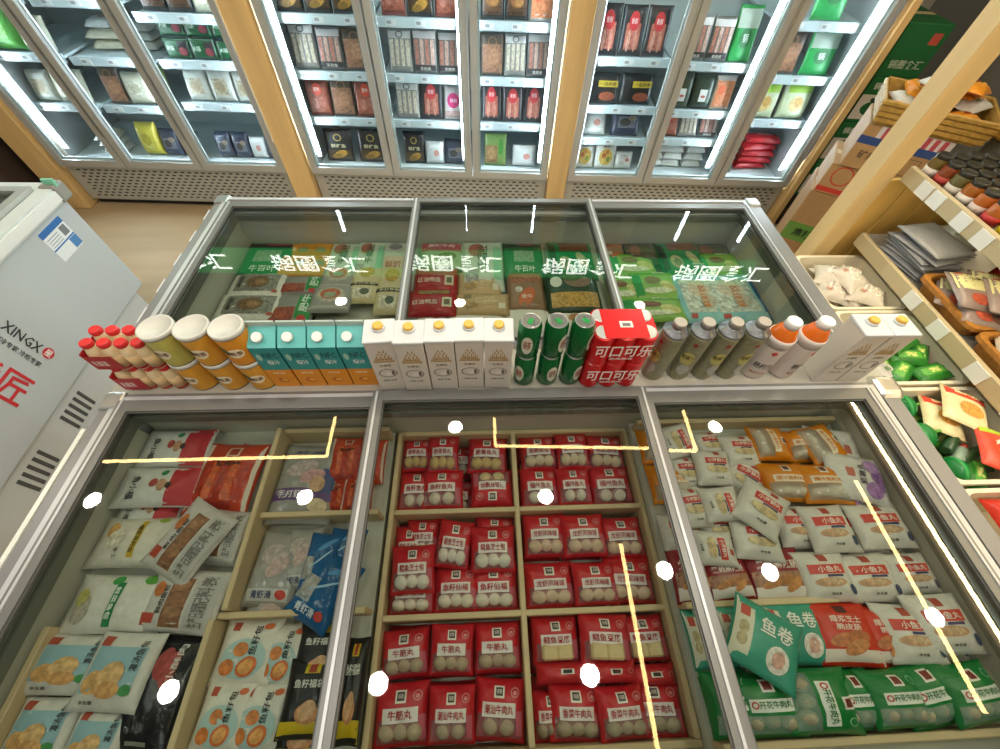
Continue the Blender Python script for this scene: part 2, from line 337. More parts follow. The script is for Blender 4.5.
SPECS.update({
 'red_cg': red('脆骨鱼丸', 'd2b67c'), 'red_yz': red('鱼籽鱼丸', 'dcd0bd', 2), 'red_fd': red('飞鱼籽福袋', 'd6c094', 2), 'red_xc': red('香脆鱼球', 'dcccae'),
 'red_fz': red('福州鱼丸', 'e0d5c6', 2), 'red_xy': red('鳕鱼芝士包', 'e6dfd2'), 'red_xf': red('鱼籽仙福', 'e2d8c8'), 'red_lx': red('龙虾风味球', 'dabfa6'),
 'red_nj': red('牛筋丸', 'b9a78d'), 'red_cs': red('潮汕牛肉丸', 'b3a08a', 2), 'red_tf': red('鳕鱼豆腐', 'dcc391', 2, True), 'red_xn': red('香菜牛肉丸', 'aa9b84'),
 'red_pl': dict(w=.12, h=.06, t=.04, base='c6232d', zones=LOGO(.1, .1, .24), texts=[], blobs=[(.72, .1, .12, .22, 'd8888a', 'round_seal', .75)], wr=.003),
 'orange': dict(w=.135, h=.13, t=.036, base='dc8412', win=(-.8, -.8, .8, -.1), wincol='e8d9c0', winfac=.35,
    zones=[(-.66, -.12, .66, .24, 'f0e2cc', 'name_panel')] + LOGO(0, .6, .19, '6b3c22'), texts=[('爆汁鱼籽丸', 0, .06, 1.15, .22, 'd07a12')],
    balls=[(-.5, -.5, .014, 'e4ddd2'), (-.18, -.46, .014, 'e4ddd2'), (.16, -.52, .014, 'e4ddd2'), (.48, -.48, .014, 'e4ddd2')]),
 'wband': dict(w=.115, h=.125, t=.026, base='d9d4cb', zones=[(-.5, .12, .72, .46, 'c63a32', 'red_band'), (-.1, .0, .56, .1, '514a6a', 'blue_strip'), (.1, .62, .42, .92, 'b0493a', 'logo_mark')],
    blobs=[(.1, -.2, .6, .22, 'c9b389'), (-.3, -.16, .24, .16, 'd8c496', 'food_picture', 0, 0, 1), (.35, -.16, .24, .16, 'd6bd8c', 'food_picture', 0, 0, 1)],
    texts=[('小海鲜丸', .12, .3, 1.0, .22, 'f4e6da'), ('净含量', .1, -.66, .42, .1, '4a4444')]),
 'dred': dict(w=.15, h=.135, t=.026, base='8e1d27', zones=[(-.9, -.92, .9, -.44, 'e0d6cf', 'white_foot'), (-.9, -.44, .9, .1, 'a9785c', 'print_band')],
    blobs=[(-.34, -.32, .4, .15, 'c08048', 'food_picture', 0, .35), (.08, -.2, .42, .15, 'b9783f', 'food_picture', 0, .2, 1), (.36, -.38, .4, .15, 'c98a50', 'food_picture', 0, .7, 2)],
    texts=[('黑椒麻辣肠', 0, .36, 1.4, .32, 'e9d8d0')]),
 'purple': dict(w=.145, h=.16, t=.026, base='dcd7d3', zones=[(-.1, .2, .3, .46, 'c06a55', 'logo_mark')],
    blobs=[(-.5, -.4, .34, .3, 'a878b8'), (.1, -.62, .36, .26, '8d5fa6', 'food_picture', 0, 0, 1), (.5, -.45, .3, .3, 'b48ac2', 'food_picture', 0, 0, 2), (-.2, -.72, .3, .2, '9a6cb0', 'food_picture', 0, 0, 3)],
    texts=[('紫薯丸', .1, -.05, .9, .24, '4b4352')]),
 'wred': dict(w=.14, h=.128, t=.028, base='dcd6ce', zones=[(-.7, .06, .66, .44, 'cf3f2f', 'red_band'), (-.1, -.06, .52, .04, '43406a', 'blue_strip'), (-.16, .56, .18, .9, 'b04a3a', 'logo_mark')],
    blobs=[(-.05, -.26, .62, .18, 'd0a27c'), (.1, -.24, .3, .12, 'dcb894', 'food_picture', 0, 0, 1), (.74, -.55, .13, .2, '3d4a6a', 'print_mark')],
    texts=[('小鱼丸', .06, .25, .9, .26, 'f6e2da'), ('净含量', .0, -.7, .4, .1, '4a4444')]),
 'rsaus': dict(w=.15, h=.14, t=.032, base='d2371f', zones=[(-.92, -.95, .92, -.5, 'e4d5cb', 'white_foot'), (-.16, .62, .2, .94, '50251c', 'logo_mark')],
    blobs=[(-.3, -.22, .42, .2, 'c8794a', 'food_picture', 0, .3), (.2, -.12, .42, .2, 'c06e40', 'food_picture', 0, .1, 1), (.05, -.44, .44, .2, 'd08a58', 'food_picture', 0, .4, 2)],
    texts=[('爆浆芝士', 0, .42, 1.0, .22, 'f3ded2'), ('脆皮肠', 0, .18, .8, .2, 'f3ded2')]),
 'teal': dict(w=.14, h=.135, t=.024, base='3f9d85', zones=[(-.95, -.92, -.45, .92, 'd8d2be', 'pale_strip'), (-.84, .4, -.58, .72, 'c04a34', 'logo_mark', 1)],
    blobs=[(.32, -.38, .32, .4, 'e8e2d8', 'food_picture', 0, -.35), (.33, -.38, .18, .26, 'd9a99a', 'food_picture', 0, -.35, 1), (-.7, -.3, .14, .2, 'bfae86', 'food_picture', 0, 0, 1), (-.7, .06, .14, .2, 'bfae86', 'food_picture', 0, 0, 1)],
    texts=[('鱼卷', .2, .42, .95, .5, 'f0f0e8')]),
 'green': dict(w=.145, h=.135, t=.036, base='147a38', win=(-.86, -.8, .86, -.22), wincol='a9c8b4', winfac=.42,
    zones=[(-.62, -.18, .72, .22, 'e6e8e0', 'name_panel')] + LOGO(.05, .62, .19, '7a2d26'), blobs=[(-.48, .04, .1, .12, 'c44a40', 'round_seal', .6), (.6, .6, .14, .16, '7fb894', 'round_seal', .75)],
    texts=[('开花牛肉丸', .14, .05, 1.05, .24, '156a34')],
    balls=[(-.5, -.5, .0175, 'b5a88f'), (.0, -.46, .0175, 'b0a288'), (.48, -.52, .0175, 'b5a88f')]),
 'snowy': dict(w=.13, h=.215, t=.024, base='d4d4cf', zones=[(-.95, .3, .95, .96, 'b82a33', 'red_panel')],
    blobs=[(.0, .14, .3, .12, 'c99a78'), (.02, .3, .16, .08, '3a2a26', 'cartoon_mark', 0, 0, 1), (-.1, -.06, .22, .1, 'b0423c', 'food_picture', 0, 0, 2), (-.62, .1, .16, .09, '2f8a52', 'round_seal')],
    texts=[('鱼小福', .1, -.52, 1.1, .2, '2a2c30')]),
 'crab': dict(w=.17, h=.2, t=.03, base='c2452a', rough=.18, wr=.005, zones=[(-.95, -.95, -.82, .95, 'd9c9b8', 'clear_edge'), (.82, -.95, .95, .95, 'd9c9b8', 'clear_edge'), (-.22, .56, .22, .86, 'd8b8a0', 'logo_panel'), (-.15, .6, .15, .82, '9a3526', 'logo_mark', 1), (-.5, -.9, .5, -.7, '9d2a1c', 'printed_strip')] + [(-.8 + .32 * i, -.66, -.56 + .32 * i, .5, 'd9632e' if i % 2 else 'b8371f', 'crab_stick') for i in range(5)],
    texts=[('蟹肉棒', 0, .32, .8, .16, '3a1a14')]),
 'prawn': dict(w=.175, h=.23, t=.03, base='9a9894', rough=.18, wr=.003, zones=[(-.92, -.5, .92, -.2, '5d3a72', 'purple_band'), (.5, -.3, .9, .3, '37457a', 'blue_block'), (-.5, -.9, .4, -.78, 'bdb8b0', 'printed_strip')],
    blobs=[(-.2, .3, .5, .2, 'b9a8a6', 'food_picture', 0, .2), (.2, .1, .4, .16, 'c99a98', 'food_picture', 0, .2, 1), (.42, -.1, .24, .2, 'c9a07c', 'food_picture', 0, 0, 2), (.55, -.6, .3, .16, 'd8c29e', 'food_picture', 0, 0, 2)],
    texts=[('手打虾滑', -.25, -.35, 1.0, .18, 'e8e4ee'), ('虾滑', -.1, .74, 1.0, .1, '3a3f60')]),
 'egg': dict(w=.13, h=.205, t=.03, base='d8d4c6', zones=[(-.8, .1, .66, .26, 'c9a62a', 'yellow_band')], blobs=[(-.4, -.55, .3, .16, 'd9a860'), (-.05, -.35, .4, .2, 'e4dcc8', 'food_picture', 0, 0, 1), (-.82, .6, .1, .12, '8fa838', 'print_mark')],
    texts=[('爆浆鱼籽包', -.05, .18, 1.1, .11, '3a3416'), ('手工', .5, -.2, .4, .1, '4a4a44')]),
 'leek': dict(w=.13, h=.24, t=.03, base='d8d6cc', zones=[(-.7, -.06, .78, .1, '1f7d4a', 'green_band'), (.3, .66, .7, .84, 'a8483a', 'logo_mark')],
    blobs=[(.2, -.62, .5, .2, 'b9b0a0'), (-.2, -.7, .3, .16, 'c8c070', 'food_picture', 0, 0, 1), (-.78, -.1, .16, .12, '3f9d52', 'leaf_print'), (-.8, .58, .18, .16, '5aa03c', 'leaf_print')],
    texts=[('鲜菜鱼包', .0, .02, 1.1, .1, 'e8f0e4')]),
 'meat': dict(w=.13, h=.165, t=.024, base='cfcac4', rough=.2, zones=[(-.36, -.84, .18, .7, '8d6244', 'meat_window'), (.24, -.84, .9, .84, 'b7b4b0', 'text_panel'), (-.86, -.74, -.52, -.44, 'b54a34', 'logo_mark')],
    blobs=[(-.08, .46, .22, .18, 'a3744e', 'food_picture', 0, 0, 1), (-.08, .05, .22, .18, '9a6a46', 'food_picture', 0, 0, 1), (-.08, -.38, .22, .18, 'a3744e', 'food_picture', 0, 0, 1), (-.66, .3, .16, .24, 'c8743c')],
    texts=[('鲜肉鱼包', -.46, .0, .9, .16, '2c2824', PI / 2), ('配料表', .56, .3, 1.0, .4, '77736e', PI / 2), ('生产日期', .56, -.5, .6, .4, '77736e', PI / 2)]),
 'bluec': dict(w=.115, h=.16, t=.03, base='a3a29e', rough=.18, wr=.003, zones=[(-.8, -.86, .8, -.56, 'c6c6c2', 'name_panel')], blobs=[(-.1, .3, .55, .3, 'b7aaa4'), (.15, .0, .45, .24, 'c2a9a2', 'food_picture', 0, .5, 1), (.55, -.7, .2, .12, 'c0392b', 'round_seal', 0, 0, 2)], texts=[('青虾滑', -.2, -.71, .8, .2, '2a3b63')]),
 'blue': dict(w=.115, h=.15, t=.03, base='1f5f94', rough=.2, wr=.003, zones=[(-.9, -.5, -.2, .2, '9ba3a8', 'clear_window')], blobs=[(-.5, -.1, .3, .3, 'b4b2ae', 'food_picture', 0, 0, 1), (.5, -.66, .18, .13, 'c0392b', 'round_seal'), (.3, .6, .5, .1, '4f93c8', 'print_swoosh', 0, .4), (.1, .1, .7, .04, '9cc4e0', 'print_swoosh', 0, .5, 2)], texts=[('青虾滑', -.15, -.68, .9, .24, 'e6edf2')]),
 'dump': dict(w=.15, h=.135, t=.026, base='d5d2cb', zones=[(-.76, -.56, .74, .62, '8fb3bd', 'sky_panel'), (-.78, .62, -.46, .88, 'b1503c', 'logo_mark')], blobs=[(-.4, -.3, .34, .3, 'd9a86c', 'food_picture', 0, 0, 1), (.05, -.1, .36, .34, 'dcb277', 'food_picture', 0, .5, 2), (.1, -.46, .36, .22, 'd6a063', 'food_picture', 0, 0, 3), (.6, -.46, .16, .14, '3f8c46', 'leaf_print', 0, 0, 2)], texts=[('灌汤鱼包', .58, .4, .8, .22, '2c3338', PI / 2), ('净含量', -.4, -.78, .4, .1, '55504c')]),
 'black': dict(w=.125, h=.205, t=.026, base='1d1d20', rough=.22, wr=.003, zones=[(-.3, -.92, .35, -.8, '8b8780', 'printed_strip')], blobs=[(-.1, .48, .3, .3, '9a3431', 'food_picture'), (.18, .4, .24, .34, 'a8423c', 'food_picture', 0, -.3, 1)], texts=[('小酥肉', .3, .5, .7, .26, 'd8d2ca', PI / 2)]),
 'yzb': dict(w=.12, h=.14, t=.026, base='dcd8ce', zones=[(-.66, .58, -.38, .84, 'b1503c', 'logo_mark')], blobs=[(.0, -.25, .78, .6, 'a9c6c4', 'sky_disc'), (-.1, .02, .26, .22, 'd98648', 'food_picture', 0, 0, 2), (-.45, -.5, .26, .24, 'd9803c', 'food_picture', 0, 0, 2), (.22, -.48, .36, .28, 'd77038', 'food_picture', 0, .6, 2), (.22, -.48, .26, .2, 'e6a45c', 'food_picture', 0, .6, 3), (.6, .72, .17, .1, 'cf6a3e', 'print_mark')], texts=[('鱼籽包', .3, .3, .9, .26, '23252a', PI / 2)]),
 'yzfd': dict(w=.115, h=.14, t=.026, base='1b1b1c', zones=[(-.94, -.96, .94, -.56, 'd2b41a', 'yellow_foot'), (-.3, .62, .3, .92, 'd2b41a', 'logo_panel'), (-.14, .64, .14, .88, 'a8402c', 'logo_mark', 1)], blobs=[(.1, -.38, .46, .26, 'd39262', 'food_picture', 0, 0, 1), (.1, -.3, .34, .24, 'e2b184', 'food_picture', 0, .4, 2)], texts=[('鱼籽福袋', 0, .36, 1.2, .22, 'e8e6e0')]),
})
def flatpack(w, h, base, zones=(), blobs=(), texts=(), t=.026, rough=.28):
    return dict(w=w, h=h, t=t, base=base, zones=list(zones), blobs=list(blobs), texts=list(texts), ears=.015, pow=.3, rough=rough, wr=.0012)
SPECS.update({
 'gdark': flatpack(.19, .23, '1f6a3c', [(-.95, .6, .95, .96, '2a2324', 'dark_header'), (-.5, -.2, .5, .4, '8fa08a', 'clear_window'), (-.9, -.96, .9, -.86, '101412', 'dark_edge')], [(.2, .78, .5, .12, '8a3f55')], [('牛百叶', 0, -.55, 1.0, .3, 'dfe8da')]),
 'omat': flatpack(.21, .12, 'cf8a1e', [(-.3, -.2, .05, .3, '8f8c6a', 'printed_square'), (.4, -.2, .75, .3, '8f8c6a', 'printed_square')], [], [('虾滑', -.6, .1, .4, .4, 'f0dcae')]),
 'bwpic': flatpack(.225, .142, 'dfdcd2', [(-.72, -.62, .76, .7, '8c8a80', 'picture_square')], [(.05, .05, .4, .46, '7d5f42', 'food_picture', 0, 0, 2), (.15, .0, .2, .24, 'a58058', 'food_picture', 0, 0, 3), (.72, -.62, .1, .12, 'b0503e', 'round_seal', 0, 0, 2)], [('鲜毛肚', -.56, .1, .9, .16, '2c2a26', PI / 2)]),
 'gred': flatpack(.16, .14, '8e8a86', [(.25, -.95, .95, .95, '1f8a40', 'green_panel'), (-.9, -.9, .2, -.05, '9c4a38', 'meat_window')], [(-.35, -.5, .3, .2, 'b0583e', 'food_picture', 0, 0, 1), (.6, -.7, .2, .16, 'c23a30', 'round_seal', 0, 0, 1)], [('肥牛', .6, .2, 1.1, .4, 'e2efe0', PI / 2)]),
 'bblk': flatpack(.19, .13, '2b2723', [(-.8, -.7, .8, .6, '5a5244', 'clear_window')], [(-.3, 0, .3, .4, '8a5a4a', 'food_picture', 0, 0, 1), (.35, .1, .3, .3, '4c5a36', 'food_picture', 0, 0, 1)]),
 'pale': flatpack(.135, .25, 'c8d2c4', [(.5, -.9, .9, .9, '8fc5a4', 'green_strip'), (-.8, -.9, -.2, -.3, 'a8a6a0', 'picture_square')], [(-.3, .5, .4, .3, 'b0675a')], [('千层肚', .0, .2, 1.0, .5, '3c4a40', PI / 2)], .03),
 'paler': flatpack(.115, .24, 'c9cdc2', [(-.7, -.8, .75, .1, 'd9b3a8', 'red_print_panel')], [(.0, .6, .5, .2, '8d8a92')], [('鲜切', 0, -.35, 1.1, .4, 'c23b36')], .03),
 'ring': flatpack(.15, .137, '9b9a94', [(-.95, -.95, .95, -.7, 'b4b0a8', 'grey_foot')], [(0, .1, .72, .6, 'c2bba8', 'food_picture'), (0, .16, .5, .42, 'c06a44', 'food_picture', 0, 0, 1), (0, .05, .3, .22, '9fa889', 'food_picture', 0, 0, 2)], [], .03),
 'cream': flatpack(.12, .235, 'd4c496', [(-.9, -.28, .9, -.12, '3b3420', 'dark_strip'), (-.6, -.85, .5, -.4, 'e4dcc4', 'picture_square')], [(.0, .45, .5, .32, 'c8a23c'), (.1, -.6, .3, .14, '5a6250', 'food_picture', 0, 0, 2)], [('手打年糕', 0, -.2, 1.4, .1, 'e8dcb4')], .034),
 'pinkp': flatpack(.185, .16, 'a9bf94', [(-.9, .1, .9, .9, 'b24a5e', 'pink_panel')], [(.3, -.3, .4, .3, '7f8a4c')], [('麻辣牛肉', 0, .5, 1.2, .3, 'f0d8d8')]),
 'redp': flatpack(.175, .147, 'a81a20', [(-.6, .5, .7, .9, '9b8c5a', 'clear_window'), (.42, -.5, .82, .2, 'd8cdb0', 'logo_panel'), (.5, -.36, .74, .06, '6b6248', 'logo_mark', 1)], [], [('红油鸭血', -.3, -.15, 1.05, .36, 'e8cfc0')]),
 'tan': flatpack(.19, .13, 'c2a378', [(-.7, .3, -.4, .8, '8f7a52', 'logo_mark'), (.6, -.6, .85, -.1, 'ded4bc', 'printed_square')], [(.2, .1, .5, .4, 'd3b68a'), (-.4, -.3, .3, .3, 'b58f5e', 'food_picture', 0, 0, 1)]),
 'sheet': flatpack(.17, .12, 'd4d0c4', [(-.8, -.6, .8, .6, 'ded9cc', 'printed_panel')], [(.3, .1, .3, .3, 'c98a5a', 'food_picture', 0, 0, 1)], [], .016),
 'gpot': flatpack(.195, .232, '0f7a44', [(-.95, -.95, -.7, .95, '17201c', 'dark_edge'), (-.5, .35, .8, .85, '7a4632', 'meat_window')], [(-.35, -.3, .26, .36, 'b9b48c'), (-.32, -.36, .18, .2, '7a7a5c', 'food_picture', 0, 0, 1), (.4, -.1, .2, .4, 'b5b286', 'food_picture', 0, .4, 1)], [('食汇', .5, -.55, .6, .3, 'd9ead6')]),
 'bfood': flatpack(.145, .21, '8d6a4c', [(-.8, .3, .8, .9, 'a5674a', 'meat_window')], [(0, -.45, .56, .34, 'c8673c', 'diamond_label', 0, .78), (-.4, -.1, .2, .16, 'd9d2c8', 'food_picture', 0, 0, 1)], [('嫩牛', 0, -.45, .6, .2, 'f2dfcc')]),
 'tofu': flatpack(.21, .235, '24402a', [(-.85, -.8, .85, -.2, 'c9a055', 'tofu_block')], [(-.6, .3, .22, .26, 'd5d8ca', 'round_label'), (.2, .3, .5, .3, '8e7460'), (.0, .5, .4, .2, '4f6a3c', 'food_picture', 0, 0, 1)], [], .04),
 'lgreen': flatpack(.185, .155, '8fbf5c', [(-.95, .6, .95, .95, '66b03c', 'green_header'), (-.95, -.95, -.6, .6, '2f9a4c', 'green_strip')], [(-.1, .2, .36, .28, '8a6248'), (.5, -.2, .3, .4, 'd8d78a', 'food_picture', 0, .5), (.0, -.5, .6, .2, 'dfe6c6', 'food_picture', 0, 0, 1)], [('鲜菜', .3, .78, .6, .22, 'eef5dc')]),
 'cyan': flatpack(.2, .26, '8ec9cc', [(-.7, -.7, .7, .62, 'd4ddd2', 'picture_square'), (.8, -.95, .97, .9, '1f5c8a', 'blue_edge'), (-.64, -.92, -.4, -.74, 'b5473a', 'logo_mark')], [(.0, .2, .46, .34, 'ded3bc', 'food_picture', 0, 0, 1), (.2, -.3, .3, .26, 'c9c2ae', 'food_picture', 0, 0, 2)], [('鲜虾饺', .1, -.1, .9, .3, 'd07f3a', PI / 2)], .03, .3),
 # upright fridge packs
 'fgold': flatpack(.17, .2, '1e1f22', [(-.85, -.9, .85, -.3, '4a3826', 'meat_window')], [(.1, -.55, .5, .22, 'b98a3c', 'food_picture', 0, .25, 1), (-.2, -.68, .4, .16, '8d6a30', 'food_picture', 0, .1, 2), (0, .45, .3, .22, 'b09348', 'round_emblem', .72)], [('鲜烤鱼', 0, -.05, 1.1, .24, 'd6cba0')]),
 'fskew': flatpack(.15, .2, '6d6a68', [(-.92, .55, .92, .95, 'cfcac8', 'clear_header'), (-.92, -.95, .92, -.62, '2f2d30', 'dark_foot')] + [(-.8 + .44 * i, -.6, -.5 + .44 * i, .52, 'c9a79a' if i % 2 else 'b5796a', 'meat_skewer') for i in range(4)], [], [('羊肉串', 0, -.79, .9, .18, 'd8d3c8')]),
 'fskewp': flatpack(.15, .2, '8a8884', [(-.92, .55, .92, .95, 'd9d6d4', 'clear_header')] + [(-.8 + .44 * i, -.9, -.52 + .44 * i, .5, 'd8ccb8', 'meat_skewer') for i in range(4)], [(0, .72, .3, .16, '5a5c60', 'round_emblem', .7)]),
 'foval': flatpack(.15, .22, '26252a', [(-.6, -.9, .6, .3, 'b5685a', 'meat_window')], [(-.3, -.4, .16, .44, 'cf9a88', 'food_picture', 0, 0, 1), (.28, -.4, .16, .44, 'c98a78', 'food_picture', 0, 0, 1), (0, .38, .42, .38, 'c02c34', 'oval_label', 0, 0, 2)], [('新鲜', 0, .38, .5, .24, 'f0d4d0')]),
 'fmeat': flatpack(.155, .19, '7d3f36', [(-.8, -.8, .8, .6, '9d5a48', 'meat_window')], [(0, .5, .4, .34, 'd2452f', 'round_label', 0, 0, 1), (-.3, -.3, .3, .3, 'b5776a', 'food_picture', 0, 0, 1), (.34, -.2, .3, .3, 'a8695a', 'food_picture', 0, 0, 1)], [('肥牛', 0, .5, .5, .24, 'f6e2d8')]),
 'fbrown': flatpack(.155, .19, '4c4038', [(-.85, -.85, .85, .5, '9a7058', 'meat_window')], [(0, .6, .4, .26, '8d6a4c', 'round_emblem', .75), (.1, -.1, .5, .4, 'ad8064', 'food_picture', 0, .3, 1)]),
 'ftray': flatpack(.165, .17, '1b1c1e', [(-.8, -.8, .8, .8, '59402f', 'tray_window')], [(-.1, .05, .5, .5, '8d6038', 'food_picture', 0, .3, 1), (.2, -.1, .36, .34, 'a37444', 'food_picture', 0, 0, 2)], [], .04),
 'fshrimp': flatpack(.17, .17, 'd9d2cc', [(-.85, -.85, .85, .7, 'd88a62', 'meat_window')], [(-.3, .2, .36, .3, 'd9643c', 'food_picture', 0, .5, 1), (.3, -.2, .4, .3, 'e08a60', 'food_picture', 0, 0, 1)], []),
 'fpink': flatpack(.13, .19, 'd8d4d4', [(-.9, -.95, .9, -.5, 'c9a8a4', 'meat_window')], [(0, .1, .62, .44, 'd2357a', 'round_label', 0, 0, 1)], [('鲜肉', 0, .1, .7, .24, 'f6e4ec')]),
 'fgreen': flatpack(.16, .25, '2f9a52', [(-.9, .2, .9, .95, 'b9c9bc', 'clear_header')], [(0, -.15, .5, .36, '1f6f3c', 'pot_emblem', 0, 0, 1)], [('锅', 0, -.15, .44, .32, 'e8f2e8')]),
 'fleafy': flatpack(.14, .2, '6f8a4c', [(-.9, -.95, .2, .3, '8d6b4c', 'meat_window')], [(-.3, -.2, .4, .4, 'a5805a', 'food_picture', 0, 0, 1), (.5, .2, .2, .5, '3f8a3a', 'food_picture', 0, 0, 1)]),
 'fbowl': flatpack(.18, .18, '2a3a2e', [(-.3, -.6, .4, .1, 'd8dad8', 'paper_tag')], [(.05, -.3, .22, .08, 'b0564c', 'tag_print', 0, 0, 1)], [], .05),
 'fboxy': flatpack(.2, .15, '18191c', [(-.3, .1, .9, .5, 'd0b43a', 'yellow_title')], [(.3, -.5, .5, .3, '8d4a32')], [('一品肉卷', .3, .3, 1.0, .24, '1c1a12')], .04),
 'fwhite': flatpack(.15, .13, 'dfe2e2', [(-.7, -.5, .7, .5, 'cfd4d4', 'printed_panel')], [(.2, 0, .3, .3, 'c98f84')], [], .045),
 'fdumpl': flatpack(.14, .11, 'e2e2de', [(-.5, .2, .4, .7, 'c9c4c0', 'clear_window')], [(-.2, -.2, .4, .3, 'd6d2c8'), (.3, .1, .26, .2, 'b5685c', 'print_mark', 0, 0, 1)], [], .05),
 'fpizza': flatpack(.17, .18, 'e4e4e0', [], [(0, -.1, .66, .62, 'd9b45e'), (-.2, 0, .2, .2, 'a8552f', 'food_picture', 0, 0, 2), (.25, -.25, .2, .2, '7d8a3c', 'food_picture', 0, 0, 2), (.1, .25, .16, .16, 'c8763c', 'food_picture', 0, 0, 2)], [('披萨', 0, .72, .7, .24, '7a5a2a')], .03),
 'fredp': flatpack(.24, .1, 'b81f2a', [(-.6, -.4, .6, .3, 'c93a42', 'printed_panel')], [], [('麻辣锅底', 0, -.05, .9, .4, 'e8b8b4')], .045),
 'fsilver': flatpack(.12, .2, '8f9a92', [(-.8, -.8, .8, .3, '5c7a5c', 'printed_panel')], [(0, .5, .4, .3, 'b8c0ba', 'print_mark')], [], .03, .2),
 'fyell': flatpack(.18, .19, 'c9bc4a', [(-.5, -.6, .4, .4, 'd6cc74', 'clear_window')], [(.0, .0, .4, .4, 'b5a63a', 'food_picture', 0, 0, 1)], [], .06),
 'fcream': flatpack(.2, .16, 'cfcdb8', [(-.6, -.5, .6, .5, 'dbd9c8', 'clear_window')], [(0, 0, .4, .3, 'c4c2a8', 'food_picture', 0, 0, 1)], [], .05),
 'fdarkb': flatpack(.17, .15, '2b3346', [(-.6, -.5, .7, .3, '6a6e78', 'clear_window')], [(-.1, -.1, .4, .3, '3a3632', 'food_picture', 0, 0, 1), (.4, .2, .3, .2, '8a7a6a', 'food_picture', 0, 0, 1)], [], .05),
 'fgbox': flatpack(.15, .09, '16512e', [(.2, -.9, .9, .9, '2a2428', 'meat_window'), (-.95, .84, .95, .97, 'd2d8d2', 'pale_edge')], [(.5, -.3, .3, .4, '8d3a44', 'food_picture', 0, 0, 1)], [('火锅', -.4, 0, .6, .5, 'cfe2d2')], .03),
 'fpale': flatpack(.14, .16, 'c2c4bc', [(-.6, -.6, .6, .4, 'b0a892', 'clear_window')], [(0, -.1, .4, .34, '9c8c70', 'food_picture', 0, 0, 1)], [], .04),
 'fgbag': flatpack(.2, .18, '5aa84a', [(-.5, -.5, .5, .4, '86c468', 'clear_window')], [(0, 0, .4, .3, '9ccc7c', 'food_picture', 0, 0, 1)], [], .06),
 'fpboxy': flatpack(.17, .2, 'cfd8b4', [(-.8, .4, .8, .9, '9cc444', 'green_header')], [(0, -.2, .5, .42, 'd9c088'), (.1, -.1, .26, .3, 'c49a54', 'food_picture', 0, 0, 1)], [], .05),
 # snack rack
 'card': flatpack(.15, .19, '8a7a74', [(-.95, -.15, .95, .96, 'd9d49c', 'header_card'), (-.8, .66, -.5, .86, 'b5503c', 'logo_mark', 1)], [(-.2, -.6, .4, .26, 'b0533c'), (.35, -.62, .36, .24, '6a4c40', 'food_picture', 0, 0, 1)], [('小零食', .1, .5, .9, .26, '55483a')], .03),
 'ovalred': flatpack(.13, .14, 'd8cdb8', [], [(-.1, .0, .62, .5, 'e2d4bc', 'oval_panel'), (-.1, .0, .48, .38, '9c3f22', 'food_picture', 0, 0, 1)], [], .04),
 'silverp': flatpack(.2, .24, '84868a', [], [], [('食品袋', 0, .5, .6, .12, '77776e')], .014, .28),
 'silverc': dict(w=.14, h=.12, t=.05, base='a6a79e', rough=.2, wr=.008),
 'clearp': dict(w=.13, h=.16, t=.045, base='e2d9c6', rough=.2, wr=.013, win=(-.95, -.95, .95, .95), wincol='f0e8d8', winfac=.62, ears=.16, blobs=[(.1, .1, .4, .3, 'efe8da', 'noodle_coil', .7), (-.2, -.3, .3, .24, 'e6dcc8', 'noodle_coil', .6), (-.3, .4, .2, .16, 'b5846a', 'print_mark')]),
 'redsn': dict(w=.12, h=.12, t=.05, base='c8301e', rough=.3, wr=.006, zones=[(-.5, -.3, .5, .3, 'd9542e', 'printed_panel')]),
 'ornsn': dict(w=.15, h=.19, t=.05, base='d98a22', rough=.3, wr=.008, zones=[(-.5, -.4, .5, .4, 'e0a040', 'printed_panel')], blobs=[(0, 0, .3, .24, '8a3f1e', 'food_picture', 0, 0, 1)]),
 'silsn': dict(w=.14, h=.18, t=.045, base='c8c6be', rough=.22, wr=.008, zones=[(-.4, -.4, .4, .5, 'b9b4a8', 'printed_panel')], blobs=[(0, 0, .3, .24, '6f8a5a', 'food_picture', 0, 0, 1)]),
 'gsnack': dict(w=.12, h=.07, t=.028, base='2f7d2c', rough=.28, wr=.003, zones=[(-.7, -.4, .6, .4, '5aa83c', 'printed_panel'), (-.3, -.25, .3, .25, 'c9cf7a', 'logo_mark', 1)]),
 'ypack': dict(w=.16, h=.19, t=.025, base='e2d6a4', zones=[(-.9, .4, .9, .92, 'd8402c', 'red_header')], blobs=[(.1, -.2, .55, .4, 'd9a04c')], texts=[('酸辣粉', 0, .66, 1.1, .3, 'f6e6b0')]),
 'rpack': dict(w=.17, h=.2, t=.028, base='d9482c', zones=[(-.9, .5, .9, .92, 'b5cf3c', 'green_header')], blobs=[(.1, -.35, .6, .4, 'e0a24c')], texts=[('火锅面', 0, .1, 1.1, .3, 'f6e6d0')]),
})
